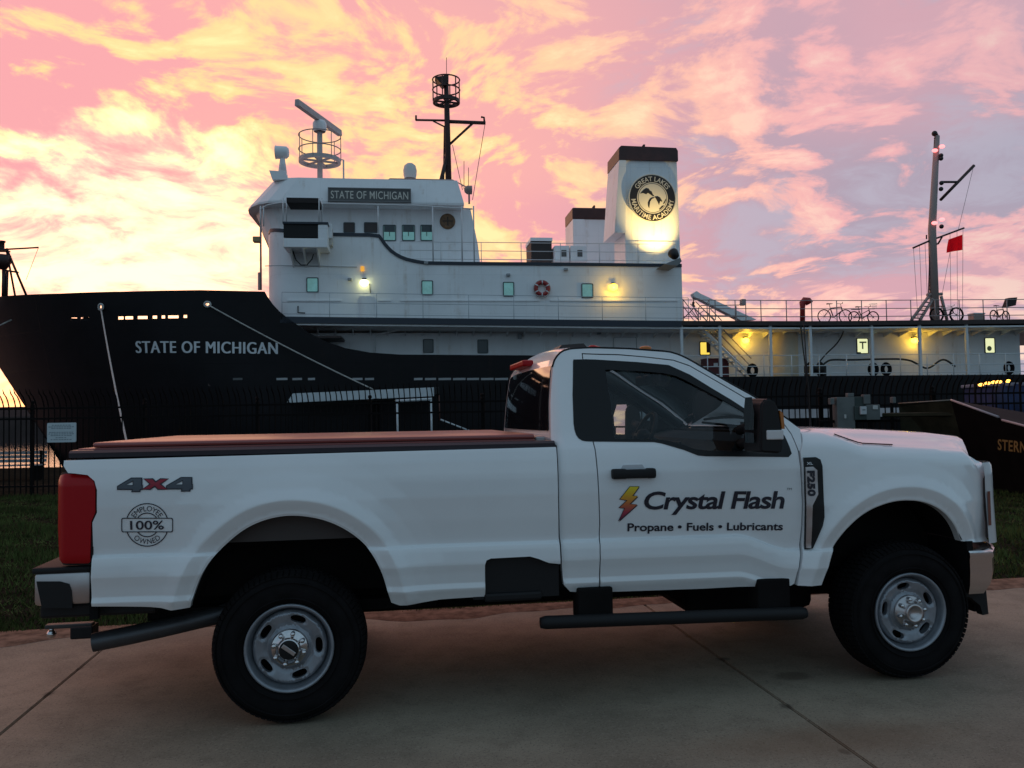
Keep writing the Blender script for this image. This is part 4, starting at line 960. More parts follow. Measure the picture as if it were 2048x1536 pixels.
chocks = [H(ell(202.5, 614.5, 4.2, 6.0)), H(ell(415.5, 609, 6.0, 5.0))]
hull_out = stem + top_e + sweep + aft
hull = panel('hull', hull_out, fhull, M_HULL, ship, sp=0.45, thick=0.12, holes=slots + chocks)
far_holes = []
for x0, x1 in ((136, 184), (230, 380)):
    q = [S(px, py, 12.0)[::2] for px, py in ((x0, 630), (x1, 628), (x1, 643), (x0, 644))]; far_holes.append(q)
for cxp, cyp in ((202.5, 614.5), (415.5, 609)):
    q = [S(px, py, 12.2)[::2] for px, py in ell(cxp, cyp, 9, 8, 8)]; far_holes.append(q)
panel('hull_far_side', hull_out, fhull, M_HULL, ship, sp=0.6, thick=0.12, holes=far_holes, mirror=True, ctr=CL)
for c in chocks:
    cc = np.array(c).mean(0); ringp = [(x, float(fhull(np.array([x]), np.array([z]))[0]) - 0.05, z) for x, z in c]
    MB().tube(ringp, 0.055, 6, closed=True).build('fairlead', mat('worn_white', (0.45, 0.44, 0.42), 0.6), hull)
for x0, x1, g_ in ((466, 485, 0.10), (553, 575, 0.36), (585, 604, 0.30), (616, 630, 0.36), (705, 725, 0.36), (730, 748, 0.30), (828, 845, 0.36), (850, 872, 0.30), (877, 902, 0.30), (906, 931, 0.30), (934, 958, 0.30), (962, 987, 0.30), (990, 1016, 0.30)):
    panel('freeing_port', H([(x0, 756), (x1, 755.6), (x1, 760), (x0, 760.4)]), fhull, mat('port_grey_%d' % int(g_ * 100), (g_, g_, g_ * 1.02), 0.6), hull, sp=0.5, thick=0.02, off=-0.015)
a = SF.surf(273, 706, fhull); b = SF.surf(555, 708, fhull); t_ = SF.surf(273, 682, fhull)
V, Fc = text_fit('STATE OF MICHIGAN', b[0] - a[0], (t_[2] - a[2]) * 1.0, bold=0.0, space=1.10)
V2, F2, D2 = thicken(V, Fc, 0.022, 3)
for vw, fw, ix in words(V2, F2, 0.35):
    me = bpy.data.meshes.new('hull_lettering'); vs = []
    for (u, v), i_ in zip(vw, ix): vs.append((a[0] + u, float(fhull(np.array([a[0] + u]), np.array([a[2] + v]))[0]) - 0.02 - 0.003 * D2[i_], a[2] + v + (b[2] - a[2]) * u / (b[0] - a[0])))
    me.from_pydata(vs, [], fw); me.update(); link('hull_lettering', me, M_LETTER, hull)
# decks
zdeck = lambda x: float(np.interp(x, [-12, 0, 8, 16, 27, 40], [6.40, 6.25, 6.15, 6.12, 6.2, 6.3]))
dk = MB()
_dx = np.linspace(float(stem_x(np.array([5.5]))[0]) + 0.8, -8, 14); _dy = [float(fhull(np.array([q]), np.array([5.5]))[0]) + 0.15 for q in _dx]
dk.prism([(x_, y_) for x_, y_ in zip(_dx, _dy)] + [(x_, 13 - y_) for x_, y_ in reversed(list(zip(_dx, _dy)))], 5.4, 5.5, 'z'); dk.build('forecastle_deck', M_DECKE, ship)
MB().box(-14, 37.8, 0.13, 12.87, 3.20, 3.32).build('main_deck', M_DECKE, ship)
xa = S(560, 640, 0)[0]
def slab(name, x0, x1, y0, y1, dz0, dz1, m, n=14):
    rows = []; xs_ = np.linspace(x0, x1, n); b_ = MB()
    b_.loft([[(x, y0, zdeck(x) + dz0) for x in xs_], [(x, y0, zdeck(x) + dz1) for x in xs_], [(x, y1, zdeck(x) + dz1) for x in xs_], [(x, y1, zdeck(x) + dz0) for x in xs_], [(x, y0, zdeck(x) + dz0) for x in xs_]], False)
    for xx in (x0, x1): b_.add([(xx, y0, zdeck(xx) + dz0), (xx, y0, zdeck(xx) + dz1), (xx, y1, zdeck(xx) + dz1), (xx, y1, zdeck(xx) + dz0)], [(0, 1, 2, 3)])
    return b_.build(name, m, ship)
xm = S(1363, 640, 0)[0]
slab('upper_deck', xa, xm, 0.0, 13.0, -0.30, 0.0, M_TRIM); slab('aft_deck', xm, 37.5, 0.0, 13.0, -0.22, 0.0, M_DECKE)
slab('deckhead', xa - 0.2, 37, 0.10, 12.8, -0.38, -0.305, M_SWH)
bb = MB(); x = xa + 0.6
while x < 33: bb.add([(x, 0.14, zdeck(x) - 0.37), (x + 0.05, 0.14, zdeck(x) - 0.37), (x + 0.05, 2.4, zdeck(x) - 0.37), (x, 2.4, zdeck(x) - 0.37), (x, 1.5, zdeck(x) - 0.40), (x + 0.05, 1.5, zdeck(x) - 0.40), (x + 0.05, 2.4, zdeck(x) - 0.62), (x, 2.4, zdeck(x) - 0.62)], [(0, 4, 7, 3), (1, 2, 6, 5), (4, 5, 6, 7), (0, 1, 5, 4)]); x += 0.85
o = bb.build('deck_beams', M_SWH, ship); o['kind'] = 'stuff'
# lower wall (recessed walkway)
LW = 2.4
xe = S(2040, 700, LW)[0]
lw = MB().box(xa - 1.2, xe, LW, 10.6, 3.0, 5.85).build('lower_house', M_SWH, ship)
def window(px0, px1, py0, py1, y, pane, parent, frame=M_GASKET, depth=0.05, round_=0.06):
    a = S(px0, py1, y); c = S(px1, py0, y); o_ = rrect(a[0], c[0], a[2], c[2], round_); i_ = rrect(a[0] + 0.045, c[0] - 0.045, a[2] + 0.045, c[2] - 0.045, round_ * 0.6)
    fr = panel('window', o_, lambda x, z: np.full_like(np.asarray(x, float), y), frame, parent, sp=0.4, thick=depth, off=-depth, holes=[i_])
    if pane is not None:
        b_ = MB().prism(i_, y - 0.022, y - 0.012); b_.build('pane', pane, fr if parent is ship else fr)
    return fr
for w_ in ((846, 867, 678, 706), (955, 976, 679, 707)): window(*w_, LW, M_PANED, ship)
for w_, m_ in (((1399, 1420, 683, 711), M_PANEY), ((1713, 1736, 676, 708), M_PANEL), ((1969, 1989, 675, 707), M_PANEL)): window(*w_, LW, m_, ship)
sbox(MB(), 1413, 684, 1420, 705, LW - 0.03, LW - 0.06).build('curtain', mat('brown_curtain', (0.06, 0.03, 0.02), 0.8), ship)
bx = MB(); sbox(bx, 1719, 683, 1733, 686, LW - 0.03, LW - 0.05); sbox(bx, 1724, 686, 1727, 698, LW - 0.03, LW - 0.05); sbox(bx, 1716, 704, 1722, 708, LW - 0.03, LW - 0.05); bx.build('window_fittings', mat('grey_green', (0.3, 0.33, 0.25), 0.6), ship)
q = S(1978, 697, LW); MB().lathe([(0.14, 0), (0.10, -0.03), (0.06, 0), (0.05, -0.03), (0.0005, -0.03)], 20, 'y', (q[0], LW - 0.03, q[2])).build('vent_fan', mat('olive_fan', (0.42, 0.44, 0.20), 0.6), ship)
# pillars of the walkway
for px in (1364, 1441, 1542, 1622, 1745, 1841, 1935):
    q = S(px, 700, 0.15); MB().box(q[0] - 0.07, q[0] + 0.07, 0.12, 0.26, 3.3, zdeck(q[0]) - 0.2, bev=0.02).build('deck_pillar', M_RAIL, ship)
def railing(name, x0, x1, y, zf, hts, step, m=M_RAIL, r=0.022, parent=ship):
    b_ = MB(); n = max(2, int(abs(x1 - x0) / step) + 1); xs_ = np.linspace(x0, x1, n)
    for h in hts: b_.tube([(x, y, zf(x) + h) for x in np.linspace(x0, x1, max(2, n // 2))], r, 6)
    for x in xs_: b_.tube([(x, y, zf(x)), (x, y, zf(x) + hts[0])], r * 1.1, 6)
    return b_.build(name, m, parent)
M_RAILD = mat('weathered_pipe', (0.34, 0.28, 0.27), 0.5)
railing('aft_railing', S(1366, 600, 0.2)[0], 34, 0.2, zdeck, (1.06, 0.64, 0.24), 1.28, M_RAILD)
railing('aft_railing', xm, 34, 12.8, zdeck, (1.06, 0.64, 0.24), 1.28, M_RAILD)
railing('walkway_railing', S(1300, 730, 0.2)[0], 33, 0.14, lambda x: 3.34, (1.08, 0.55, 0.16), 1.45, M_RAIL)
# --- upper house
HY = 1.0
xl = S(526, 550, HY)[0]; RR = 1.3
def fhouse(x, z):
    x = np.asarray(x, float); t = np.clip((xl + RR - x) / RR, 0, 0.999); return HY + RR * (1 - np.sqrt(1 - t * t)) * 1.3
def HP(l): return [SF.surf(px, py, fhouse)[::2] for px, py in l]
zb = 6.15
topline = [(527, 464), (600, 464.5), (680, 466), (757, 467), (764, 474), (774, 489), (788, 503), (808, 514), (835, 520.5), (862, 523.5), (1100, 525), (1363, 528)]
tl_ = HP(topline); xr = tl_[-1][0]
house_out = [(xl + 0.002, zb)] + tl_ + [(xr, zb)]
house_out[1] = (xl + 0.002, house_out[1][1])
house = panel('upper_house', house_out, fhouse, M_SWH, ship, sp=0.35, thick=0.25)
panel('upper_house_far_side', house_out, fhouse, M_SWH, ship, sp=0.6, thick=0.25, mirror=True, ctr=CL)
ZH = tl_[-1][1] - 0.05
MB().box(xl + 1.2, xr, HY + 0.1, 13 - HY - 0.1, zb, ZH - 0.12).box(xl, xl + 0.2, HY + 1.7, 13 - HY - 1.7, zb, tl_[0][1]).build('house_core', M_SWH, ship)
def strip(pts, w, off, m, name, f=fhouse, parent=None):
    up = pts; dn = [(x, z - w) for x, z in reversed(pts)]; return panel(name, list(up) + dn, f, m, parent or house, sp=0.3, thick=0.12, off=off)
tt = [(house_out[1][0], tl_[0][1])] + tl_[1:]
capl = MB()
for o_, w_ in ((0.0, 0.10),):
    pts = [(x, z) for x, z in smooth_poly(tt, 1)]; n_ = len(pts); low = []
    for i in range(n_):
        d_ = np.array(pts[min(i + 1, n_ - 1)]) - np.array(pts[max(i - 1, 0)]); d_ = d_ / np.linalg.norm(d_); low.append((pts[i][0] - 0.0 + d_[1] * 0.16, pts[i][1] - d_[0] * 0.16))
    low[0] = (pts[0][0], pts[0][1] - 0.16)
    panel('house_trim', pts + low[::-1], fhouse, M_TRIM, house, sp=0.3, thick=0.14, off=-0.05)
for w_ in ((613, 637, 555, 585), (843, 866, 561, 590), (1006, 1028, 564, 593), (1163, 1186, 567, 596)): window(*w_, HY, M_PANE, house)
railing('house_railing', xl + 1.0, xr, 0.12, zdeck, (1.15, 0.68, 0.14), 2.0, mat('grey_wire', (0.40, 0.44, 0.47), 0.5), r=0.014)
# pipes and small fittings on the house side
pb = MB(); pb.tube(sline([(530, 532), (560, 531), (640, 532), (714, 534)], HY - 0.06), 0.02, 5); pb.build('side_pipe', mat('pipe_grey', (0.4, 0.42, 0.44), 0.5), house)
for a0, a1 in ((575, 683), (755, 782), (800, 1080), (1100, 1355)): 
    q0 = S(a0, 601, HY); q1 = S(a1, 605, HY); MB().box(q0[0], q1[0], HY - 0.05, HY - 0.005, q0[2] - 0.04, q0[2] + 0.04).build('rubbing_bar', M_SWH, house)
pb = MB(); pb.tube(sline([(596, 612), (596, 625), (610, 626)], HY - 0.06), 0.03, 6); pb.build('drain_pipe', M_BLK, house)
pb = MB(); pb.tube(sline([(801, 645), (801, 655), (796, 660), (756, 669), (750, 675), (749, 708)], LW - 0.3), 0.05, 8); pb.build('drain_pipe', M_SWH, ship)
for px, py in ((1016, 551), (852, 527), (700, 560), (1131, 540)):
    q = S(px, py, HY); MB().box(q[0] - 0.10, q[0] + 0.10, HY - 0.18, HY - 0.002, q[2] - 0.05, q[2] + 0.08, bev=0.03).build('wall_fitting', mat('fitting_grey', (0.3, 0.32, 0.34), 0.5), house)
for px, py in ((1039, 672), (1197, 663)):
    q = S(px, py, LW); MB().box(q[0] - 0.10, q[0] + 0.10, LW - 0.2, LW - 0.002, q[2] - 0.16, q[2] + 0.1, bev=0.03).build('wall_fitting', mat('fitting_grey', (0.3, 0.32, 0.34), 0.5), lw)
q = S(1250, 690, LW); o1 = rrect(q[0] - 0.62, q[0] + 0.62, q[2] - 0.9, q[2] + 0.42, 0.1); o2 = rrect(q[0] - 0.59, q[0] + 0.59, q[2] - 0.87, q[2] + 0.39, 0.08)
panel('hatch_outline', o1, lambda x, z: np.full_like(x, LW), mat('pipe_grey', (0.4, 0.42, 0.44), 0.5), ship, sp=0.5, thick=0.03, off=-0.03, holes=[o2])
# --- lamps
def lamp(px, py, y, col, power, parent, r=0.11, label=None, arm=True):
    q = S(px, py, y - 0.22); b_ = MB().box(q[0] - 0.10, q[0] + 0.10, y - 0.24, y - 0.01, q[2] + 0.12, q[2] + 0.22, bev=0.03)
    lo = b_.build('wall_lamp', M_BLK, parent)
    MB().sphere((q[0], y - 0.18, q[2]), r, (1.15, 0.8, 0.95), 14, 8).build('bulb', mat('bulb_%.2f' % col[2], col, 0.3, emit=col, estr=6.0), lo)
    l = bpy.data.lights.new('lamp_light', 'POINT'); l.energy = power; l.color = col; l.shadow_soft_size = 0.12
    lob = bpy.data.objects.new('lamp_light', l); COL.objects.link(lob); lob.parent = lo; lob.location = (q[0], y - 0.34, q[2] - 0.05)
YEL = (1.0, 0.58, 0.05)
lamp(728, 565, HY, (0.95, 0.92, 0.42), 4, house, 0.17); lamp(1227, 574, HY, YEL, 55, house, 0.19)
lamp(1492, 681, LW, YEL, 26, lw, 0.17); lamp(1830, 681, LW, YEL, 26, lw, 0.17)
q = S(725, 538, HY); MB().box(q[0] - 0.09, q[0] + 0.09, HY - 0.16, HY - 0.005, q[2] - 0.12, q[2] + 0.12, bev=0.04).build('small_lamp', mat('amber_glow', (0.6, 0.3, 0.05), 0.3, emit=(1.0, 0.45, 0.05), estr=0.7), house)
q = S(728, 565, HY); pb = MB(); pb.tube(sline([(739, 567), (741, 586)], HY - 0.06), 0.02, 5); pb.build('conduit', M_BLK, house)
q0 = S(717, 632, HY); q1 = S(750, 632, HY); pb = MB(); pb.lathe([(0.40, 0.0), (0.40, 1.25)], 20, 'z', ((q0[0] + q1[0]) / 2, HY + 0.12, zdeck(0) - 0.05)); pb.build('vent_trunk', M_SWH, house)
# --- bridge
zvb = S(700, 407, 1.9)[2]; zvt = S(700, 361, 2.6)[2]
BY = 2.9
def plan(xf, xr, y0, ch, k=1.3, n=5):
    """wheelhouse outline with rounded front corners"""
    pts = [(xr, y0)]
    for i in range(n + 1): 
        a_ = math.pi / 2 * i / n; pts.append((xf + ch * (1 - math.sin(a_)), y0 + ch * k * (1 - math.cos(a_))))
    return pts + [(x, 13 - y) for x, y in reversed(pts)]
xf_v = S(500, 407, 4.6)[0]; xr_v = S(928, 412, 1.9)[0]; xr_b = S(962, 520, BY)[0]; xr_t = S(941, 412, BY)[0]
def loftplan(levels, name, m, cap=True, parent=ship):
    b_ = MB(); rows = [[(x, y, z) for x, y in p] + [(p[0][0], p[0][1], z)] for p, z in levels]; b_.loft(rows, False)
    if cap:
        for p, z in (levels[0], levels[-1]): b_.add([(x, y, z) for x, y in p], [tuple(range(len(p)))])
    return b_.build(name, m, parent)
wheel = loftplan([(plan(xf_v + 1.15, xr_b, BY, 1.6), ZH - 0.1), (plan(xf_v + 0.95, xr_b - 0.15, BY, 1.6), ZH + 1.35), (plan(xf_v + 0.25, xr_t, BY, 1.6), zvb + 0.05)], 'wheelhouse', M_SWH)
vis = loftplan([(plan(xf_v, xr_v, 1.9, 1.9), zvb), (plan(xf_v + 0.02, xr_v, 1.88, 1.9), zvb + 0.10), (plan(xf_v + 1.05, xr_v - 0.3, 2.25, 1.7), zvt), (plan(xf_v + 1.25, xr_v - 0.5, 2.5, 1.6), zvt + 0.05)], 'bridge_visor', M_SWH)
for px0, px1 in ((766, 792), (804, 830), (841, 866)):
    w_ = window(px0, px1, 450, 482, BY, M_PANE, wheel); sbox(MB(), px0 + 2, 451, px1 - 2, 464, BY - 0.04, BY - 0.026).build('window_shade', M_PANED, w_)
    sbox(MB(), (px0 + px1) / 2 - .7, 464, (px0 + px1) / 2 + .7, 472, BY - 0.06, BY - 0.03).build('wiper_arm', M_BLK, w_)
for px0, px1 in ((687, 710), (728, 756)): window(px0, px1, 445, 466, BY, mat('brown_pane', (0.03, 0.015, 0.013), 0.3), wheel)
# front windows of the wheelhouse between struts
for k in range(6):
    y0 = 4.6 + k * 0.64
    MB().add([(xf_v + 0.93, y0, ZH + 1.4), (xf_v + 0.93, y0 + 0.5, ZH + 1.4), (xf_v + 0.28, y0 + 0.5, zvb - 0.1), (xf_v + 0.28, y0, zvb - 0.1)], [(0, 1, 2, 3)]).build('front_window', M_PANED, wheel)
q = S(895, 443, BY); em = MB().lathe([(0.0005, -0.09), (0.30, -0.09), (0.36, -0.10), (0.40, -0.05), (0.40, 0.0)], 28, 'y', (q[0], BY, q[2])).build('round_plaque', mat('bronze_plaque', (0.16, 0.08, 0.03), 0.45, var=0.4, vscale=6), wheel)
MB().box(q[0] - 0.26, q[0] + 0.26, BY - 0.125, BY - 0.092, q[2] - 0.03, q[2] + 0.03).box(q[0] - 0.03, q[0] + 0.03, BY - 0.122, BY - 0.092, q[2] - 0.2, q[2] + 0.22).build('plaque_relief', mat('bronze_dark', (0.05, 0.03, 0.015), 0.5), em)
# name board
a = S(656, 403, 1.82); c = S(822, 378, 1.82); nb = MB().box(a[0], c[0], 1.78, 1.95, a[2], c[2]).build('name_board', M_SIGNG, vis)
fr = MB(); fr.box(a[0], c[0], 1.75, 1.779, a[2], a[2] + 0.05).box(a[0], c[0], 1.75, 1.779, c[2] - 0.05, c[2]).box(a[0], a[0] + 0.05, 1.752, 1.779, a[2] + .05, c[2] - .05).box(c[0] - 0.05, c[0], 1.752, 1.779, a[2] + .05, c[2] - .05); fr.build('board_frame', mat('board_frame_grey', (0.16, 0.16, 0.16), 0.6), nb)
V, Fc = text_fit('STATE OF MICHIGAN', (c[0] - a[0]) * 0.93, (c[2] - a[2]) * 0.56, bold=0.004, space=1.06)
zo = a[2] + (c[2] - a[2]) * 0.22; text_on('board_lettering', V, Fc, lambda u, v: (a[0] + (c[0] - a[0]) * 0.035 + u, 1.772, zo + v), M_CREAM, nb)
# serifs under and over the capitals
# bridge wing rail and awning frame
wr = MB(); zt_ = zvb - 0.10
wr.tube(sline([(520, 420), (535, 410), (560, 405.5), (700, 408), (830, 411), (945, 418)], HY + 0.1), 0.035, 8)
for px in (521, 527, 640, 756, 865, 923, 947): 
    q0 = S(px, 412, HY + 0.1); zb_ = float(np.interp(q0[0], [p[0] for p in tl_], [p[1] for p in tl_])); wr.tube([q0, (q0[0], q0[1], zb_)], 0.035, 8)
wr.build('wing_rail', M_RAIL, ship)
railing('house_top_railing', S(800, 500, HY + 0.15)[0], S(1352, 500, HY + 0.15)[0], HY + 0.15, lambda x: ZH, (1.08, 0.66, 0.24), 1.95, M_RAIL, r=0.018)
# wing station box with awning
st_ = MB(); sbox(st_, 566, 476, 655, 495, -0.35, 1.2, bev=0.03); sbox(st_, 636, 449, 655, 478, -0.34, 1.2, bev=0.02); o = st_.build('wing_station', M_SWH, ship)
dk_ = MB(); sbox(dk_, 567, 443, 637, 475, -0.30, 1.1); dk_.build('station_console', M_BLACKPL, o)
cp_ = MB(); sbox(cp_, 565, 443, 656, 448, -0.38, 1.2); cp_.build('station_cap', M_TRIM, o)
br_ = MB()
for px in (578, 604, 632): 
    q = S(px, 495, -0.3); br_.add([(q[0], -0.3, q[2]), (q[0], 1.0, q[2]), (q[0], 1.0, q[2] - 0.7), (q[0] + 0.06, -0.3, q[2]), (q[0] + 0.06, 1.0, q[2]), (q[0] + 0.06, 1.0, q[2] - 0.7)], [(0, 1, 2), (3, 5, 4), (0, 3, 4, 1), (0, 2, 5, 3)])
br_.build('station_bracket', M_SWH, o)
aw = MB(); sbox(aw, 573, 395, 638, 406, -0.30, 1.0); aw.build('awning', mat('dark_canvas', (0.02, 0.014, 0.014), 0.8), o)
pf = MB()
for px, y_ in ((566, -0.3), (573, 0.9), (638, -0.3), (644, 0.9)): pf.tube([S(px, 396, y_), S(px, 446, y_)], 0.03, 6)
pf.build('awning_frame', M_RAIL, o)
cb = MB(); cb.tube(sline([(585, 500), (592, 520), (602, 530), (614, 530), (624, 518), (627, 508)], 0.5), 0.03, 6); cb.build('cable_loop', M_BLK, o)
ac = MB(); sbox(ac, 643, 452, 664, 490, 0.35, 1.0, bev=0.03); aco = ac.build('air_conditioner', mat('ac_beige', (0.55, 0.53, 0.48), 0.6), ship)
q = S(652, 465, 0.35); MB().lathe([(0.26, 0), (0.2, -0.02), (0.19, 0)], 20, 'y', (q[0], 0.34, q[2])).lathe([(0.1, -0.02), (0.0005, -0.02)], 12, 'y', (q[0], 0.34, q[2])).build('fan_grille', mat('rusty_grille', (0.22, 0.14, 0.08), 0.7), aco)
ac2 = MB(); sbox(ac2, 657, 447, 664, 476, 0.2, 0.5, bev=0.02); ac2.build('side_duct', M_SWH, aco)
# things on the bridge roof
zr_ = zvt
sl = S(565, 350, 2.6); pd = MB(); pd.prism([(sl[0] - 0.45, zr_ - 0.1), (sl[0] - 0.6, zr_ + 0.35), (sl[0] + 0.2, zr_ + 0.3), (sl[0] + 0.3, zr_ - 0.1)], 2.3, 2.9)
slo = pd.build('searchlight', M_SWH, ship)
hd_ = S(565, 305, 2.6); nk = MB(); nk.tube([(hd_[0], 2.6, zr_ + 0.3), (hd_[0], 2.6, hd_[2] - 0.1)], [0.22, 0.09], 10); nk.build('searchlight_neck', M_SWH, slo)
dr = MB(); dr.lathe([(0.0005, 0.30), (0.2, 0.30), (0.30, 0.2), (0.32, -0.28), (0.34, -0.34), (0.30, -0.34), (0.0005, -0.28)], 20, 'x', (hd_[0], 2.6, hd_[2])); dr.build('searchlight_drum', M_SWH, slo)
# radar mast
RY = 4.6
r0 = S(640, 360, RY); r1 = S(638, 262, RY); rm = MB().tube([(r0[0], RY, zr_ - 0.1), (r0[0], RY, r1[2])], 0.14, 12).build('radar_mast', mat('white_backlit_shade', (0.46, 0.42, 0.41), 0.55, var=0.08), ship)  # white paint, its backlit pinkish-grey shade put into the colour
rc = S(638, 322, RY); rad = S(680, 322, RY)[0] - rc[0]; pl = MB()
pl.lathe([(rad, -0.10), (rad, 0.10), (rad - 0.16, 0.10), (rad - 0.16, -0.10)], 36, 'z', (r0[0], RY, rc[2]), False, True)
for k in range(6): a_ = math.pi / 3 * k + 0.3; pl.tube([(r0[0], RY, rc[2]), (r0[0] + rad * math.cos(a_), RY + rad * math.sin(a_), rc[2])], 0.06, 6)
pl.build('radar_platform', MATS['white_backlit_shade'], rm)
cg = MB()
for py_ in (272, 300):
    z_ = S(638, py_ + 0, RY)[2]; cg.tube([(r0[0] + rad * math.cos(t), RY + rad * math.sin(t), z_) for t in np.linspace(0, 2 * math.pi, 33)[:-1]], 0.028, 6, closed=True)
for k in range(7):
    a_ = 2 * math.pi * k / 7; cg.tube([(r0[0] + rad * math.cos(a_), RY + rad * math.sin(a_), rc[2]), (r0[0] + rad * math.cos(a_), RY + rad * math.sin(a_), S(638, 272, RY)[2])], 0.022, 5)
cg.build('radar_cage', M_RAILD, rm)
dm_ = S(638, 253, RY); MB().lathe([(0.30, -0.28), (0.36, -0.15), (0.36, 0.15), (0.28, 0.3), (0.0005, 0.34)], 18, 'z', (r0[0], RY, dm_[2])).build('radar_motor', M_SWH, rm)
sa = S(596, 203, RY - 1.2); sb_ = S(675, 269, RY + 0.8)
va = Vector((-1.0, -1.35, 0)).normalized(); cen = Vector((r0[0], RY, dm_[2] + 0.42)); ln_ = 2.35
va = Vector((-0.40, -1.0, 0.0)).normalized(); nrm = Vector((-va.y, va.x, 0))
sc_ = MB(); corners = []
for s_ in (-1, 1):
    for h_, d_ in ((-0.16, -0.12), (-0.16, 0.12), (0.16, 0.10), (0.16, -0.10)): corners.append(cen + va * (s_ * ln_) + nrm * d_ + Vector((0, 0, h_)))
sc_.add(corners, [(0, 1, 2, 3), (7, 6, 5, 4), (0, 4, 5, 1), (1, 5, 6, 2), (2, 6, 7, 3), (3, 7, 4, 0)]); sc_.build('radar_scanner', MATS['white_backlit_shade'], rm)
p0 = S(687, 320, RY + 0.3); MB().tube([(p0[0], p0[1], zr_ - 0.1), (p0[0], p0[1], p0[2]), (p0[0] - 0.4, p0[1], p0[2] + 0.05)], 0.05, 6).build('radar_stay', M_RAIL, rm)
# satellite dome
d0 = S(820, 372, 4.4); d1 = S(820, 343, 4.4); do = MB().lathe([(0.30, -0.38), (0.34, -0.2), (0.36, 0.05), (0.30, 0.30), (0.16, 0.42), (0.0005, 0.46)], 22, 'z', d1).build('satellite_dome', mat('dome_white', (0.62, 0.62, 0.60), 0.4), ship)
MB().tube([(d1[0] - 0.2, 4.4, zr_ - 0.1), (d1[0] - 0.12, 4.4, d1[2] - 0.36)], 0.04, 6).tube([(d1[0] + 0.2, 4.4, zr_ - 0.1), (d1[0] + 0.12, 4.4, d1[2] - 0.36)], 0.04, 6).build('dome_leg', M_RAIL, do)
tr_ = MB(); tr_.tube([S(762, 368, 2.6), S(780, 357.5, 2.6), S(905, 360, 2.6), S(935, 375, 2.6), S(938, 388, 2.6)], 0.03, 6)
for px in (836, 905, 925): tr_.tube([S(px, 361 if px < 920 else 370, 2.6), (S(px, 360, 2.6)[0], 2.6, zr_ - 0.2)], 0.025, 6)
tr_.build('roof_rail', M_RAILD, ship)
for px, py in ((938, 380),):
    q = S(px, py, 2.4); MB().lathe([(0.22, 0.15), (0.22, -0.1), (0.12, -0.22), (0.0005, -0.25)], 16, 'x', q).tube([q, (q[0], q[1], zvb + 0.2)], 0.05, 6).build('deck_floodlight', M_MASTG, ship)
# main mast on the bridge
MY = 6.5
m0 = S(898, 392, MY); m1 = S(892, 150, MY); zb0 = zvt - 0.6
mm = MB().tube([(m0[0], MY, zb0), (m0[0] - 0.05, MY, S(896, 235, MY)[2]), (m1[0], MY, m1[2])], [0.19, 0.16, 0.13], 10).build('signal_mast', M_MASTB, ship)
MB().tube([S(878, 378, MY - 0.6), S(894, 312, MY)], 0.11, 8).build('mast_brace', M_MASTB, mm)
MB().tube([S(887, 378, MY + 0.3), S(889, 255, MY)], 0.05, 6).build('mast_pipe', M_MASTB, mm)
ya = MB(); ya.tube([S(831, 240, MY), S(893, 241, MY)], 0.06, 6).tube([S(893, 243, MY), S(971, 246, MY)], 0.10, 6).tube([S(945, 247, MY), S(898, 290, MY)], 0.07, 6).tube([S(866, 242, MY), S(892, 255, MY)], 0.045, 6).tube([S(969, 246, MY), S(968, 235, MY), S(962, 234, MY)], 0.06, 6).tube([S(832, 240, MY), S(832, 231, MY)], 0.06, 6)
ya.build('yard_arm', M_MASTB, mm)
cr_ = S(920, 206, MY)[0] - S(893, 206, MY)[0]; cgm = MB(); cx_ = m1[0]; cz0 = S(893, 204, MY)[2]
cgm.lathe([(cr_, -0.08), (cr_, 0.10), (cr_ - 0.12, 0.10), (cr_ - 0.12, -0.08)], 32, 'z', (cx_, MY, cz0), False, True)
for py in (160, 180): cgm.tube([(cx_ + cr_ * math.cos(t), MY + cr_ * math.sin(t), S(893, py, MY)[2]) for t in np.linspace(0, 2 * math.pi, 33)[:-1]], 0.04, 6, closed=True)
for k in range(6):
    a_ = 2 * math.pi * k / 6 + 0.2; e_ = (cx_ + cr_ * math.cos(a_), MY + cr_ * math.sin(a_)); cgm.tube([(*e_, cz0), (*e_, S(893, 160, MY)[2])], 0.035, 5).tube([(cx_, MY, cz0), (*e_, cz0)], 0.06, 5)
cgm.build('mast_cage', M_MASTB, mm)
MB().prism(spoly([(870, 155), (897, 151), (897, 165), (885, 172)], MY - 0.2), MY - 0.3, MY + 0.3).build('mast_lamp_box', M_MASTB, mm)
wv_ = MB()
for l_ in ([(970, 248), (945, 400)], [(905, 290), (925, 380)], [(893, 150), (893, 115)], [(928, 322), (928, 378)], [(937, 335), (937, 378)]): wv_.tube(sline(l_, MY), 0.016, 4)
wv_.build('halyard', M_MASTB, mm)
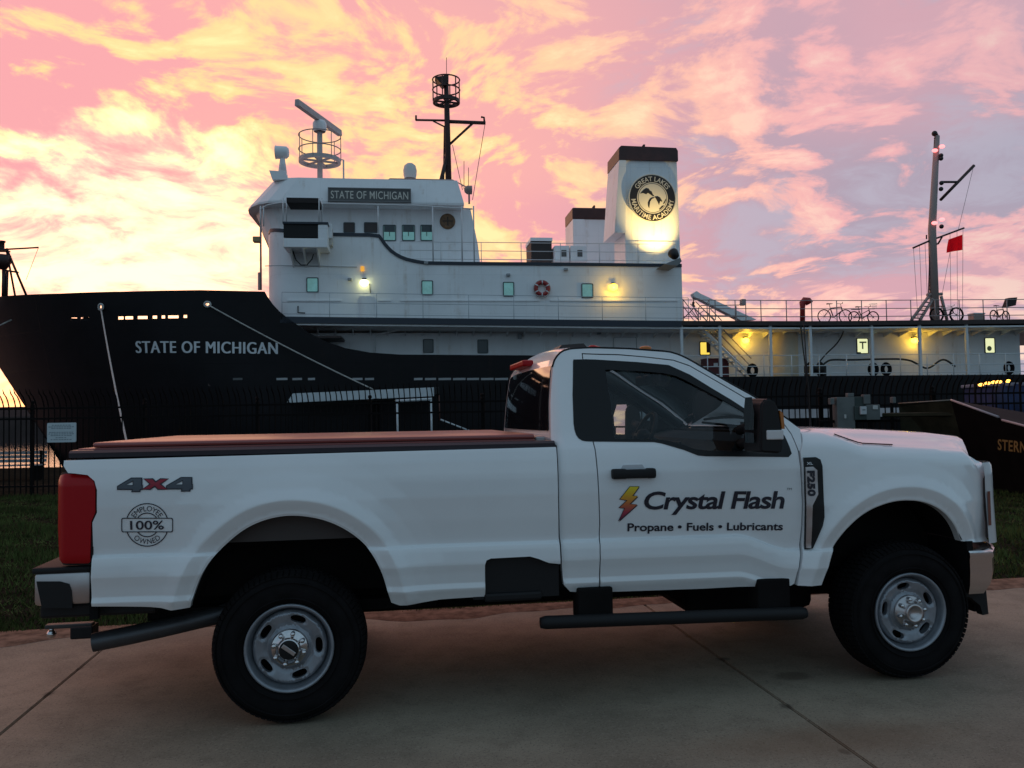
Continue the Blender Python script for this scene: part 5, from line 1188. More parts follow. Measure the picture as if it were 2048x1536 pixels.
# --- funnels
def funnel(y0, y1, pts, name='funnel'):
    pass
FY = 1.7
fz0 = ZH - 0.1; xA = S(1237, 300, FY)[0]; xB = S(1353, 310, FY)[0]; xBb = S(1361, 520, FY)[0]; xM = S(1250, 480, FY)[0]
zc0 = S(1300, 322, FY)[2]; zc1 = S(1300, 296, FY)[2]; zf0 = S(1230, 466, FY)[2]
FD = 2.25
fb = MB()
fb.add([(xM, FY, fz0), (xBb, FY, fz0), (xBb, FY + FD, fz0), (xM, FY + FD, fz0), (xM + 0.05, FY, zc0), (xB, FY, zc0), (xB, FY + FD, zc0), (xM + 0.05, FY + FD, zc0)], [(0, 3, 2, 1), (4, 5, 6, 7), (0, 1, 5, 4), (1, 2, 6, 5), (2, 3, 7, 6), (3, 0, 4, 7)])
fu = fb.build('funnel', M_SWH, ship)
ff = MB(); ff.prism([(xA - 0.32, zf0), (xM + 0.02, zf0), (xM + 0.12, zc0 - 0.02), (xA, zc0 - 0.02)], FY - 0.10, FY + FD + 0.10); ff.build('intake_box', M_SWH, fu)
fc_ = MB(); fc_.prism([(xA - 0.02, zc0), (xB + 0.04, zc0), (xB + 0.04, zc1 - 0.15), (xB - 0.05, zc1), (xA + 0.12, zc1 + 0.05), (xA, zc1 - 0.05)], FY - 0.12, FY + FD + 0.12); fc_.build('funnel_cap', M_CAP, fu)
for px, py, h_ in ((1285, 295, 0.42), (1325, 300, 0.26)):
    q = S(px, py, FY + 0.8); MB().prism([(q[0] - 0.25, zc1 - 0.05), (q[0] + 0.08, zc1 - 0.05), (q[0] + 0.12, zc1 + h_), (q[0] + 0.02, zc1 + h_)], FY + 0.7, FY + 1.0).build('exhaust_fin', M_CAP, fu)
# emblem disc standing off the funnel
EY = FY - 0.38; ec = S(1305, 396, EY); er = (S(1352, 396, EY)[0] - S(1258, 396, EY)[0]) / 2
ed = MB().lathe([(0.0005, 0.0), (er, 0.0), (er, 0.05), (0.0005, 0.05)], 48, 'y', (ec[0], EY, ec[2]), False).build('emblem_disc', M_CREAM, fu)
circ = lambda r_, n=48: [(ec[0] + r_ * er * math.cos(2 * math.pi * i / n), ec[2] + r_ * er * math.sin(2 * math.pi * i / n)) for i in range(n)]
M_EMB = mat('emblem_black', (0.014, 0.011, 0.010), 0.5)
fl = lambda yy: (lambda x, z: np.full_like(np.asarray(x, float), yy))
panel('emblem_ring', circ(0.965), fl(EY - 0.006), M_EMB, fu, sp=0.3, thick=0, holes=[circ(0.655)])
panel('emblem_ring', circ(0.615), fl(EY - 0.006), M_EMB, fu, sp=0.3, thick=0, holes=[circ(0.595)])
def arc_emb(s, r, mid, span, h, inner):
    V, Fc = text2d(s, 0.008, 0, 1.0); lo, hi = V.min(0), V.max(0)
    def fn(u, v):
        t = (u - lo[0]) / (hi[0] - lo[0]) - 0.5; vv = v / 0.7 * h
        a_, rr = (R(mid + t * span), r - vv) if inner else (R(mid - t * span), r + vv)
        return (ec[0] + rr * er * math.cos(a_), EY - 0.012, ec[2] + rr * er * math.sin(a_))
    text_on('emblem_lettering', V, Fc, fn, M_CREAM, fu)
arc_emb('GREAT LAKES', 0.70, 90, 118, 0.20, False); arc_emb('MARITIME ACADEMY', 0.91, 270, 172, 0.20, True)
lakes = [[(568, 665), (590, 640), (612, 618), (640, 600), (668, 605), (685, 630), (705, 640), (716, 668), (735, 692), (712, 690), (690, 675), (660, 655), (640, 672), (605, 658)],
         [(735, 697), (770, 690), (800, 705), (822, 742), (822, 756), (802, 745), (792, 770), (784, 792), (774, 762), (752, 722)],
         [(738, 702), (702, 705), (672, 730), (656, 766), (660, 812), (672, 830), (677, 790), (684, 752), (706, 722), (730, 712)],
         [(785, 835), (815, 802), (840, 790), (836, 810), (812, 830), (790, 847)], [(830, 780), (850, 742), (868, 714), (868, 736), (850, 772)]]
for L_ in lakes: panel('emblem_lake', [(ec[0] + (x - 712) / 272 * er, ec[2] - (y - 712) / 272 * er) for x, y in L_], fl(EY - 0.008), M_EMB, fu, sp=0.3, thick=0)
for dx, dz in ((-.6, .6), (.6, .6), (-.6, -.6), (.6, -.6)): MB().tube([(ec[0] + dx * er, EY + 0.04, ec[2] + dz * er), (ec[0] + dx * er, FY + 0.1, ec[2] + dz * er)], 0.04, 6).build('emblem_stud', M_SWH, fu)
# far funnel
GY = 9.2
gA = S(1145, 430, GY)[0]; gB = S(1212, 430, GY)[0] + 1.3; gc0 = S(1180, 439, GY)[2]; gc1 = S(1180, 416, GY)[2]
fu2 = MB().box(gA + 0.4, gB, GY, GY + FD, fz0, gc0).build('funnel', M_SWH, ship)
MB().box(gA, gA + 0.7, GY - 0.08, GY + FD + 0.08, fz0 + 1.2, gc0 - 0.01).build('intake_box', M_SWH, fu2)
MB().box(gA - 0.02, gB + 0.04, GY - 0.1, GY + FD + 0.1, gc0, gc1, bev=0.08).build('funnel_cap', M_CAP, fu2)
q = S(1186, 412, GY + 0.8); MB().prism([(q[0] - 0.25, gc1 - 0.05), (q[0] + 0.08, gc1 - 0.05), (q[0] + 0.12, gc1 + 0.35), (q[0] + 0.02, gc1 + 0.35)], GY + 0.7, GY + 1.0).build('exhaust_fin', M_CAP, fu2)
# floodlight that lights the funnel
fq = S(1348, 509, -0.35); fo = MB().prism(spoly([(1326, 530), (1358, 517), (1361, 524), (1352, 533)], -0.3), -0.5, 0.9).build('floodlight', mat('bracket_grey', (0.2, 0.2, 0.2), 0.6), ship)
MB().lathe([(0.0005, -0.2), (0.2, -0.16), (0.26, 0.1), (0.26, 0.16), (0.22, 0.16), (0.0005, 0.12)], 18, 'z', (0, 0, 0)).build('flood_head', M_BLK, fo, (fq[0], fq[1], fq[2]))
fh_ = fo.children[-1]
tgt = Vector((ec[0] + 0.1, FY, ec[2] - 1.35)); dv = (tgt - Vector(fq)).normalized(); fh_.rotation_euler = dv.to_track_quat('Z', 'Y').to_euler()
l = bpy.data.lights.new('flood_beam', 'SPOT'); l.energy = 1050; l.color = (1.0, 0.68, 0.22); l.spot_size = R(72); l.spot_blend = 0.9; l.shadow_soft_size = 0.06
lo = bpy.data.objects.new('flood_beam', l); COL.objects.link(lo); lo.parent = ship; lo.location = Vector(fq) + dv * 0.22; lo.rotation_euler = (-dv).to_track_quat('Z', 'Y').to_euler()
# boxes on the house top
bx = MB(); sbox(bx, 1062, 477, 1104, 522, 3.2, 5.0); bx.build('vent_housing', mat('vent_dark', (0.03, 0.022, 0.02), 0.7), ship)
bx = MB(); sbox(bx, 1061, 475, 1105, 482, 3.15, 5.05); bx.build('vent_lid', M_SWH, ship)
for a0, a1 in ((1109, 1139), (1141, 1175)):
    bx = MB(); sbox(bx, a0, 491, a1, 523, 2.8, 4.0, bev=0.03); ob_ = bx.build('deck_locker', M_SWH, ship)
    bx = MB(); sbox(bx, a0 + 14, 500, a0 + 24, 513, 2.77, 2.799); bx.build('locker_label', M_SIGNG, ob_)
# --- stair, boom, vent, aft mast
sx0 = S(1383, 643, 0.9); sx1 = S(1497, 752, 0.9); stq = MB()
for y_ in (0.55, 1.25): stq.tube([(sx0[0], y_, sx0[2]), (sx1[0], y_, sx1[2])], 0.07, 4)
stair = stq.build('stairway', M_SWH, ship)
for k in range(13):
    f_ = (k + 0.6) / 13; x = sx0[0] + (sx1[0] - sx0[0]) * f_; z = sx0[2] + (sx1[2] - sx0[2]) * f_; MB().box(x - 0.16, x + 0.12, 0.55, 1.25, z - 0.03, z + 0.02).build('tread', M_SWH, stair)
for dy, off_ in ((0.5, 0.85), (1.3, 0.85)):
    MB().tube([(sx0[0] + 0.1, dy, sx0[2] + off_ + 0.1), (sx1[0], dy, sx1[2] + off_)], 0.025, 6).tube([(sx0[0] + 0.1, dy, sx0[2] + off_ * 0.5 + 0.1), (sx1[0], dy, sx1[2] + off_ * 0.5)], 0.02, 6).build('stair_rail', M_RAILD, stair)
bo = MB(); b0 = S(1388, 590, 3.2); b1 = S(1500, 642, 3.2)
bo.prism(spoly([(1384, 588), (1391, 583), (1398, 588), (1510, 640), (1480, 642), (1395, 598), (1388, 596)], 3.2), 3.0, 3.5); boom = bo.build('crane_boom', M_SWH, ship)
hk = MB(); hk.tube([S(1387, 590, 3.2), S(1387, 604, 3.2)], 0.03, 5).tube(sline([(1387, 604), (1386, 610), (1389, 614)], 3.2), 0.07, 6).tube([S(1388, 616, 3.2), S(1368, 636, 3.2)], 0.025, 4).tube([S(1388, 616, 3.2), S(1398, 636, 3.2)], 0.025, 4); hk.build('crane_hook', M_BLK, boom)
ex_ = MB()
for l_ in ([(1365, 598), (1398, 640)], [(1366, 612), (1387, 640)], [(1397, 640), (1397, 616), (1402, 611), (1478, 610), (1490, 600)], [(1401, 640), (1401, 626), (1408, 621), (1416, 626), (1430, 640)], [(1415, 640), (1414, 606), (1420, 598)], [(1431, 640), (1430, 600)], [(1420, 617), (1443, 641)], [(1405, 631), (1490, 632)], [(1472, 612), (1473, 641)], [(1491, 600), (1492, 640)]): ex_.tube(sline(l_, 1.2), 0.025, 5)
ex_.build('stair_guard', M_RAILD, ship)
bx = MB(); sbox(bx, 1484, 598, 1492, 610, 1.1, 1.4); bx.build('guard_box', M_RAILD, ship)
v0 = S(1605, 641, 1.6); v1 = S(1605, 608, 1.6)
mv = MB(); mv.tube(sline([(1605, 642), (1605, 614), (1605, 606), (1609, 601.5), (1616, 602), (1619, 607)], 1.6), [0.13, 0.13, 0.17, 0.2, 0.2, 0.2], 12); mv.build('cowl_vent', M_REDP, ship)
AY = 5.5
a0_ = S(1870, 640, AY); a1_ = S(1874, 272, AY); am = MB().tube([(a0_[0], AY, zdeck(20)), (a0_[0] + 0.02, AY, S(1872, 460, AY)[2]), (a1_[0], AY, a1_[2])], [0.26, 0.22, 0.15], 12).build('aft_mast', M_MASTG, ship)
tp = MB(); tp.tube(sline([(1873, 272), (1870, 266)], AY), 0.12, 6).sphere(S(1869, 267, AY), 0.16).tube(sline([(1869, 276), (1874, 278)], AY), 0.07, 6).build('mast_head', M_BLK, am)
for py, dx in ((293, 9), (301, -5), (439, 9), (446, -6)):
    q = S(1875 + dx, py, AY - 0.25); MB().sphere(q, 0.13, (1.3, 1, 0.8)).build('signal_lamp', mat('red_glow', (0.9, 0.2, 0.2), 0.3, emit=(1.0, 0.22, 0.22), estr=2.6), am)
for py, dx in ((311, 7), (317, 7), (378, 7), (366, 8), (453, 8)):
    q = S(1875 + dx, py, AY - 0.2); MB().sphere(q, 0.13).build('mast_lantern', M_BLK, am)
ab = MB(); ab.tube([S(1881, 400, AY), S(1948, 331, AY)], 0.09, 6).tube([S(1883, 364, AY), S(1914, 364, AY)], 0.07, 6); ab.build('mast_boom', M_MASTB, am)
yd = MB(); yd.tube([S(1826, 496, AY), S(1858, 482, AY), S(1880, 474, AY), S(1928, 456, AY)], 0.06, 6).tube([S(1866, 474, AY), S(1874, 490, AY)], 0.05, 6).tube([S(1884, 474, AY), S(1876, 488, AY)], 0.05, 6).tube([S(1853, 478, AY), S(1853, 470, AY)], 0.04, 6); yd.build('aft_yard', M_MASTB, am)
ld = MB()
for dx in (-13, -8): ld.tube([S(1870 + dx, 588, AY), S(1874 + dx, 458, AY)], 0.035, 5)
for k in range(18): py = 586 - k * 7.2; ld.tube([S(1857 + k * 0.22, py, AY), S(1862 + k * 0.22, py, AY)], 0.025, 4)
ld.build('mast_ladder', M_MASTB, am)
ld = MB()
for k in range(22): py = 455 - k * 8.5; ld.tube([S(1867 + k * 0.05, py, AY), S(1872, py, AY)], 0.02, 4)
ld.tube([S(1867, 458, AY), S(1868.5, 280, AY)], 0.025, 4); ld.build('mast_steps', M_MASTB, am)
lg = MB(); lg.tube([S(1823, 640, AY - 1.2), S(1858, 592, AY)], 0.09, 6).tube([S(1840, 640, AY - 1.0), S(1868, 594, AY)], 0.09, 6).tube([S(1894, 640, AY), S(1882, 592, AY)], 0.09, 6).tube([S(1854, 590, AY), S(1884, 588, AY)], 0.10, 6)
for k in range(6): f_ = (k + 0.5) / 6; lg.tube([S(1823 + 35 * f_, 640 - 48 * f_, AY - 1.1), S(1840 + 28 * f_, 640 - 46 * f_, AY - 0.9)], 0.04, 4)
lg.build('mast_legs', M_MASTG, am)
hl = MB()
for l_ in ([(1827, 497), (1836, 640)], [(1839, 492), (1845, 640)], [(1850, 487), (1855, 600)], [(1900, 468), (1902, 640)], [(1914, 463), (1915, 640)], [(1926, 458), (1925, 640)], [(1947, 333), (1916, 462)], [(1900, 505), (1884, 590)]): hl.tube(sline(l_, AY), 0.014, 4)
hl.build('signal_halyard', M_RAILD, am)
# bow mast beyond the left edge
BMY = 6.5
bmz = 7.2; bm_ = MB(); bm_.tube(sline([(7, 600), (8, 535)], BMY), 0.10, 8).tube(sline([(13, 600), (15, 540)], BMY), 0.06, 6).tube(sline([(13, 497), (54, 594)], BMY), 0.06, 6).tube(sline([(13, 500), (31, 596)], BMY), 0.05, 6).tube(sline([(12, 541), (37, 545)], BMY), 0.05, 5).tube(sline([(6, 499), (77, 495)], BMY), 0.045, 6).tube(sline([(77, 495), (52, 560)], BMY), 0.012, 4)
bmo = bm_.build('bow_mast', M_MASTB, ship)
q = S(4, 522, BMY); MB().lathe([(0.0005, -0.45), (0.22, -0.42), (0.42, -0.1), (0.42, 0.3), (0.0005, 0.35)], 16, 'z', q).box(q[0] - 0.5, q[0] + 0.28, BMY - 0.3, BMY + 0.3, S(4, 500, BMY)[2] - 0.06, S(4, 500, BMY)[2]).lathe([(0.14, 0), (0.14, 0.32), (0.19, 0.36), (0.19, 0.42), (0.0005, 0.44)], 12, 'z', S(3, 498, BMY)).build('bow_mast_top', M_MASTB, bmo)
# outboard rail at the front corner, yellow flood
fr_ = MB(); fr_.tube(sline([(521, 415), (522, 580)], HY + 0.6), 0.05, 6).tube(sline([(519, 545), (519, 580)], HY + 1.6), 0.08, 4); fr_.build('front_pipe', M_RAILD, ship)
q = S(516, 480, HY + 0.6); MB().box(q[0] - 0.22, q[0] + 0.12, HY + 0.4, HY + 0.8, q[2] - 0.12, q[2] + 0.14, bev=0.03).tube([q, S(523, 482, HY + 0.6)], 0.04, 5).build('bow_floodlight', mat('flood_ochre', (0.35, 0.26, 0.12), 0.5), ship)
# --- loose things on board
q = S(1084, 577, HY - 0.14); rr_ = S(1100, 577, HY)[0] - S(1084, 577, HY)[0]
lr = tag(empty('life_ring', (0, 0, 0)), 'red and white life ring hanging on the white deckhouse wall', 'life ring'); lr.location = SF.o + SF.a * q[0] + SF.b * q[1]; lr.location.z = q[2]; lr.rotation_euler = (0, 0, ST)
MB().tube([(rr_ * 0.75 * math.cos(t), 0, rr_ * 0.75 * math.sin(t)) for t in np.linspace(0, 2 * math.pi, 33)[:-1]], rr_ * 0.25, 10, closed=True).build('ring', M_REDP, lr)
for k in range(6):
    a_ = math.pi / 3 * k + 0.5; MB().tube([(rr_ * 0.75 * math.cos(a_ + d_), 0, rr_ * 0.75 * math.sin(a_ + d_)) for d_ in (-0.09, 0, 0.09)], rr_ * 0.262, 10, cap=False).build('band', M_LETTER, lr)
MB().tube([(rr_ * 1.03 * math.cos(t), -0.02, rr_ * 1.03 * math.sin(t) * (1 if t < math.pi else 1.15)) for t in np.linspace(0, 2 * math.pi, 25)[:-1]], 0.015, 5, closed=True).build('grab_line', M_ROPE, lr)
def sobj(name, loc, label, cat, group=None, rz=0.0):
    e_ = empty(name); p_ = SF.o + SF.a * loc[0] + SF.b * loc[1]; e_.location = (p_[0], p_[1], loc[2]); e_.rotation_euler = (0, 0, ST + rz); return tag(e_, label, cat, group)
def bicycle(loc, r, wb, label, tyre=0.02, basket=False, seat_h=0.95, fm=None, rz=0.0, step=False, rack=False):
    e_ = sobj('bicycle', loc, label, 'bicycle', 'bicycles on the aft deck', rz)
    fm = fm or M_MASTB
    for sx_ in (-1, 1):
        w_ = MB().tube([(r * math.cos(t), 0, r * math.sin(t)) for t in np.linspace(0, 2 * math.pi, 29)[:-1]], tyre * 1.5, 6, closed=True).build('wheel', M_RUBBER, e_, (sx_ * wb / 2, 0, r))
        sp_ = MB()
        for k in range(10): a_ = math.pi * 2 * k / 10; sp_.tube([(0, 0, 0), (r * math.cos(a_), 0, r * math.sin(a_))], 0.005, 3, cap=False)
        sp_.lathe([(0.03, -0.04), (0.03, 0.04)], 8, 'y').build('spokes', M_RAILD, w_)
    R_, F_ = (-wb / 2, 0, r), (wb / 2, 0, r); bb_ = (-0.08, 0, r - 0.05); stt = (-0.24, 0, seat_h - 0.22); hdt = (wb / 2 - 0.22, 0, seat_h - 0.16); hdb = (wb / 2 - 0.17, 0, seat_h - 0.34)
    f_ = MB().tube([bb_, stt], 0.028, 6).tube([bb_, hdb], 0.03, 6).tube([R_, bb_], 0.02, 5).tube([R_, stt], 0.02, 5).tube([hdt, hdb], 0.03, 6)
    if step: f_.tube([(-0.14, 0, r + 0.16), hdt], 0.02, 6)
    else: f_.tube([stt, hdt], 0.028, 6)
    f_.build('frame', fm, e_)
    MB().tube([hdb, F_], 0.016, 6).build('fork', fm, e_)
    MB().tube([stt, (-0.28, 0, seat_h)], 0.014, 6).build('seat_post', M_RAILD, e_)
    MB().prism([(-0.42, seat_h + 0.03), (-0.40, seat_h - 0.02), (-0.14, seat_h), (-0.12, seat_h + 0.02)], -0.07, 0.07).build('saddle', M_BLK, e_)
    hx, hz = hdt[0] - 0.03, hdt[2] + 0.16
    MB().tube([hdt, (hx, 0, hz)], 0.014, 6).tube([(hx - 0.05, -0.28, hz + 0.06), (hx + 0.06, -0.1, hz + 0.02), (hx + 0.06, 0.1, hz + 0.02), (hx - 0.05, 0.28, hz + 0.06)], 0.014, 6).build('handlebar', M_BLK, e_)
    MB().lathe([(0.09, -0.03), (0.09, -0.04)], 14, 'y', bb_).tube([(-0.08, -0.05, r - 0.05), (0.03, -0.06, r - 0.16)], 0.012, 5).tube([(-0.08, 0.05, r - 0.05), (-0.19, 0.06, r + 0.06)], 0.012, 5).build('crank', M_BLK, e_)
    if basket:
        b_ = MB()
        for z_ in (0, 0.13, 0.26): b_.tube([(hx + 0.12, -0.15, hz - 0.1 + z_), (hx + 0.36 + z_ * 0.2, -0.15, hz - 0.1 + z_), (hx + 0.36 + z_ * 0.2, 0.15, hz - 0.1 + z_), (hx + 0.12, 0.15, hz - 0.1 + z_)], 0.008, 4, closed=True)
        for k in range(6): b_.tube([(hx + 0.12 + 0.048 * k, -0.15, hz - 0.1), (hx + 0.12 + 0.055 * k, -0.15, hz + 0.16)], 0.006, 3)
        b_.build('basket', M_RAIL, e_)
    if rack: MB().box(-wb / 2 - 0.12, -wb / 2 + 0.34, -0.07, 0.07, 2 * r + 0.10, 2 * r + 0.13).build('rear_rack', M_RAILD, e_)
    return e_
def bpos(px, y=0.9): q = S(px, 640, y); return (q[0], y, zdeck(q[0]))
bicycle(bpos(1670), 0.34, 1.16, 'tall bicycle with a straight top bar, leftmost on the aft deck beside the red vent', 0.018, seat_h=0.98)
bicycle(bpos(1727.5, 1.1), 0.30, 1.05, 'step-through bicycle with a wire front basket next to the leftmost bicycle', 0.02, basket=True, seat_h=0.84, step=True, rack=True)
bicycle(bpos(1893.5, 0.8), 0.36, 1.12, 'dark fat-tyred bicycle standing in front of the aft mast', 0.034, seat_h=0.80, fm=M_BLK)
b4 = bicycle(bpos(2000, 1.2), 0.30, 1.05, 'bicycle with a black bag on its handlebars, rightmost on the aft deck', 0.022, seat_h=0.84, rz=0.35)
q = S(2012, 606, 1.2); bg_ = sobj('handlebar_bag', (q[0], 0.95, q[2]), 'black square bag hung over the handlebars of the rightmost bicycle', 'bag'); MB().prism([(-0.35, -0.30), (0.25, -0.18), (0.35, 0.25), (-0.12, 0.22)], -0.15, 0.15).build('bag_body', mat('bag_black', (0.025, 0.02, 0.02), 0.8), bg_)
q = S(1953, 640, 1.4); co = sobj('storage_bin', (q[0], 1.4, zdeck(q[0])), 'grey storage bin on the aft deck between two bicycles', 'bin'); MB().box(-0.32, 0.32, -0.25, 0.25, 0, 0.42, bev=0.04).build('bin_body', M_MASTG, co); MB().box(-0.34, 0.34, -0.27, 0.27, 0.42, 0.50, bev=0.03).build('bin_lid', M_RAIL, co)
# flag
q = S(1926, 470, AY - 0.1); fg = MB(); cols = 12; rws = 6; fl_ = spoly([(1897, 479), (1925, 469), (1925, 500), (1895, 505)], AY - 0.1); rows = []
for i in range(rws + 1):
    v_ = i / rws; r_ = []
    for k in range(cols + 1):
        u_ = k / cols; top_ = np.array(fl_[0]) * (1 - u_) + np.array(fl_[1]) * u_; bot_ = np.array(fl_[3]) * (1 - u_) + np.array(fl_[2]) * u_; p_ = top_ * (1 - v_) + bot_ * v_
        r_.append((p_[0], AY - 0.1 + 0.10 * math.sin(u_ * 7 + v_ * 2) * (1 - u_), p_[1]))
    rows.append(r_)
fg.loft(rows); fo_ = fg.build('flag', cloth('red_flag_cloth', (0.80, 0.012, 0.025))); fo_.location = (SX, SY, 0); fo_.rotation_euler = (0, 0, ST); tag(fo_, 'plain red flag flying from the halyard of the aft mast', 'flag')
# red locker by the stair
q0 = S(1407, 752, 1.6); lk = sobj('fire_locker', (S(1431, 752, 1.7)[0], 1.75, 3.33), 'dark red locker with a white label standing under the stairway', 'locker'); MB().box(-0.62, 0.62, -0.35, 0.35, 0, 1.02, bev=0.03).build('locker_body', mat('dark_red_paint', (0.10, 0.008, 0.012), 0.5), lk); MB().box(-0.2, 0.02, -0.37, -0.351, 0.66, 0.82).build('locker_label', M_LETTER, lk); MB().box(-0.64, 0.64, -0.37, 0.37, 1.0, 1.06, bev=0.02).build('locker_lid', mat('dark_red_paint', (0.10, 0.008, 0.012), 0.5), lk)
# hoses
def hose(pts, y, r, label, cat='hose', m=M_BLK, name='hose'):
    o_ = MB().tube(smooth_poly(sline(pts, y), 2), r, 7).build(name, m); o_.location = (SX, SY, 0); o_.rotation_euler = (0, 0, ST); return tag(o_, label, cat)
hose([(1640, 735), (1655, 722), (1665, 719), (1700, 720), (1760, 718), (1815, 718), (1835, 728), (1850, 737), (1862, 735), (1880, 720), (1892, 719), (1910, 733)], 0.3, 0.05, 'black hose draped in a wave along the walkway rail of the ship')
hose([(1688, 656), (1684, 672), (1672, 690), (1655, 705), (1640, 722), (1632, 736)], 1.4, 0.035, 'thin black cable hanging in an arc from the deckhead')
hose([(1601, 645), (1605, 690), (1610, 725), (1612, 752)], 0.05, 0.035, 'straight black cable running down beside the curved white casing')
for px, lab in ((1752, 'black tyre fender on the walkway, left one of the close pair'), (1778, 'black tyre fender on the walkway, right one of the close pair'), (2025, 'black ring fender hanging at the far right of the walkway rail'), (1509, 'small black ring fender at the foot of the stairway')):
    q = S(px, 737, 0.2); e_ = tag(MB().tube([(0.2 * math.cos(t), 0, 0.26 * math.sin(t)) for t in np.linspace(0, 2 * math.pi, 21)[:-1]], 0.10, 8, closed=True).build('tyre_fender', M_RUBBER), lab, 'fender', 'fenders on the walkway')
    p_ = SF.o + SF.a * q[0] + SF.b * 0.45; e_.location = (p_[0], p_[1], 3.34 + 0.36); e_.rotation_euler = (0, 0, ST)
q = S(1632, 735, 0.8); wi = sobj('winch', (q[0], 0.9, 3.34), 'dark deck winch on the walkway below the hanging cable', 'winch'); MB().lathe([(0.38, -0.3), (0.38, -0.24), (0.2, -0.22), (0.2, 0.22), (0.38, 0.24), (0.38, 0.3)], 16, 'x', (0, 0, 0.42)).build('drum', M_BLK, wi); [MB().box(s_ - 0.05, s_ + 0.05, -0.3, 0.3, 0, 0.6).build('winch_frame', M_BLK, wi) for s_ in (-0.4, 0.4)]
# curved casing at the walkway
q = S(1580, 700, 1.6); MB().lathe([(0.75, 3.3), (0.75, zdeck(12) - 0.3)], 28, 'z', (q[0] + 0.05, 2.5, 0)).build('casing', mat('casing_cream', (0.62, 0.56, 0.44), 0.5, var=0.05), ship)
q = S(1554, 690, LW); MB().sphere((q[0], LW - 0.1, q[2]), 0.14, (1, 0.6, 1)).build('bell', mat('brass_bell', (0.25, 0.22, 0.07), 0.35, metal=0.7), ship)
# ------------------------------------------------------------------ quay side
W0 = Frame(0, 0, 0); WH = W0.hit
M_IRON = mat('black_iron', (0.006, 0.005, 0.005), 0.7, spec=0.1)
FEN = 19.3
fence = tag(empty('iron_fence', (0, FEN, 0)), 'tall black iron picket fence with tops curved towards the viewer', 'fence')
pk = MB(); hw = 0.011
rowsP = [(0.0, 0.0), (0.0, 1.98), (-0.015, 2.08), (-0.06, 2.19), (-0.13, 2.29), (-0.22, 2.36), (-0.27, 2.46)]
rr = []
for i, (dy, z) in enumerate(rowsP):
    w_ = hw if i < len(rowsP) - 1 else 0.003
    rr.append([(-w_, dy - w_, z), (w_, dy - w_, z), (w_, dy + w_, z), (-w_, dy + w_, z), (-w_, dy - w_, z)])
pk.loft(rr, False); pme = pk.mesh('picket'); pme.materials.append(M_IRON)
nP = 0; x = -14.0
while x < 16.0:
    link('picket', pme, None, fence, (x, 0, -0.05)).rotation_euler = (random.gauss(0, 0.006), random.gauss(0, 0.005), random.gauss(0, 0.05)); x += 0.132; nP += 1
for z_ in (0.15, 1.72, 1.96): MB().box(-14.1, 16.1, -0.02, 0.02, z_ - 0.022, z_ + 0.022).build('rail', M_IRON, fence)
pm = MB().box(-0.035, 0.035, -0.035, 0.035, -0.1, 2.02).lathe([(0.05, 2.02), (0.05, 2.05), (0.02, 2.06), (0.05, 2.10), (0.04, 2.14), (0.0005, 2.16)], 10, 'z').mesh('post'); pm.materials.append(M_IRON)
for k in range(12): link('fence_post', pm, None, fence, (-13.9 + 2.64 * k, 0.06, 0))
# notice on the fence
a = WH(94.5, 885, FEN - 0.32); c = WH(152.5, 845, FEN - 0.32); sg_ = tag(empty('notice_sign', ((a[0] + c[0]) / 2, FEN - 0.32, a[2])), 'white notice sign with small printed lines hanging on the left of the fence', 'sign')
w_, h_ = c[0] - a[0], c[2] - a[2]; MB().prism(rrect(-w_ / 2, w_ / 2, 0, h_, 0.03), -0.012, 0.012).build('board', mat('notice_white', (0.52, 0.58, 0.60), 0.5, var=0.03), sg_)
tx = MB(); 
for k, (l_, v_) in enumerate(((0.66, 0.87), (0.9, 0.79), (0.7, 0.71), (0.86, 0.51), (0.9, 0.43), (0.74, 0.35), (0.40, 0.24), (0.74, 0.14))):
    n_ = int(l_ * 12); x0 = -l_ * w_ / 2; st = l_ * w_ / n_
    for i in range(n_): tx.box(x0 + i * st, x0 + i * st + st * rng.uniform(0.6, 0.85), -0.0145, -0.0125, v_ * h_ - 0.010, v_ * h_ + 0.010)
o = tx.build('printed_lines', mat('notice_print', (0.22, 0.27, 0.30), 0.6), sg_); o['kind'] = 'stuff'
MB().tube([(0, 0.01, h_ * 0.8), (0, 0.30, h_ * 0.8)], 0.012, 6).build('hanger', M_IRON, sg_)
# park bench behind the fence
bx = WH(27, 960, 24.5)[0]; be = tag(empty('bench', (bx, 24.5, -0.06), 0.1), 'grey slatted bench on the quay behind the left end of the fence', 'bench'); M_BENCH = mat('bench_grey', (0.22, 0.22, 0.23), 0.6)
for k in range(4): MB().box(-0.8, 0.8, -0.25 + 0.13 * k, -0.15 + 0.13 * k, 0.43, 0.46).build('seat_slat', M_BENCH, be)
for k in range(3): MB().box(-0.8, 0.8, 0.27 + 0.02 * k, 0.295 + 0.02 * k, 0.52 + 0.12 * k, 0.61 + 0.12 * k).build('back_slat', M_BENCH, be)
for s_ in (-0.65, 0.65): MB().box(s_ - 0.03, s_ + 0.03, -0.25, 0.25, 0, 0.43).box(s_ - 0.03, s_ + 0.03, 0.25, 0.33, 0, 0.86).build('bench_leg', M_IRON, be)
# far breakwater
bw = MB(); bw.prism([(150.0, WATER - 0.5), (153.5, 3.0), (156.5, 4.9), (170, 4.9), (175, WATER - 0.5)], -260, -40, 'x'); tag(bw.build('breakwater', mat('dark_rubble', (0.012, 0.009, 0.008), 0.9, var=0.4, vscale=0.3)), kind='structure')
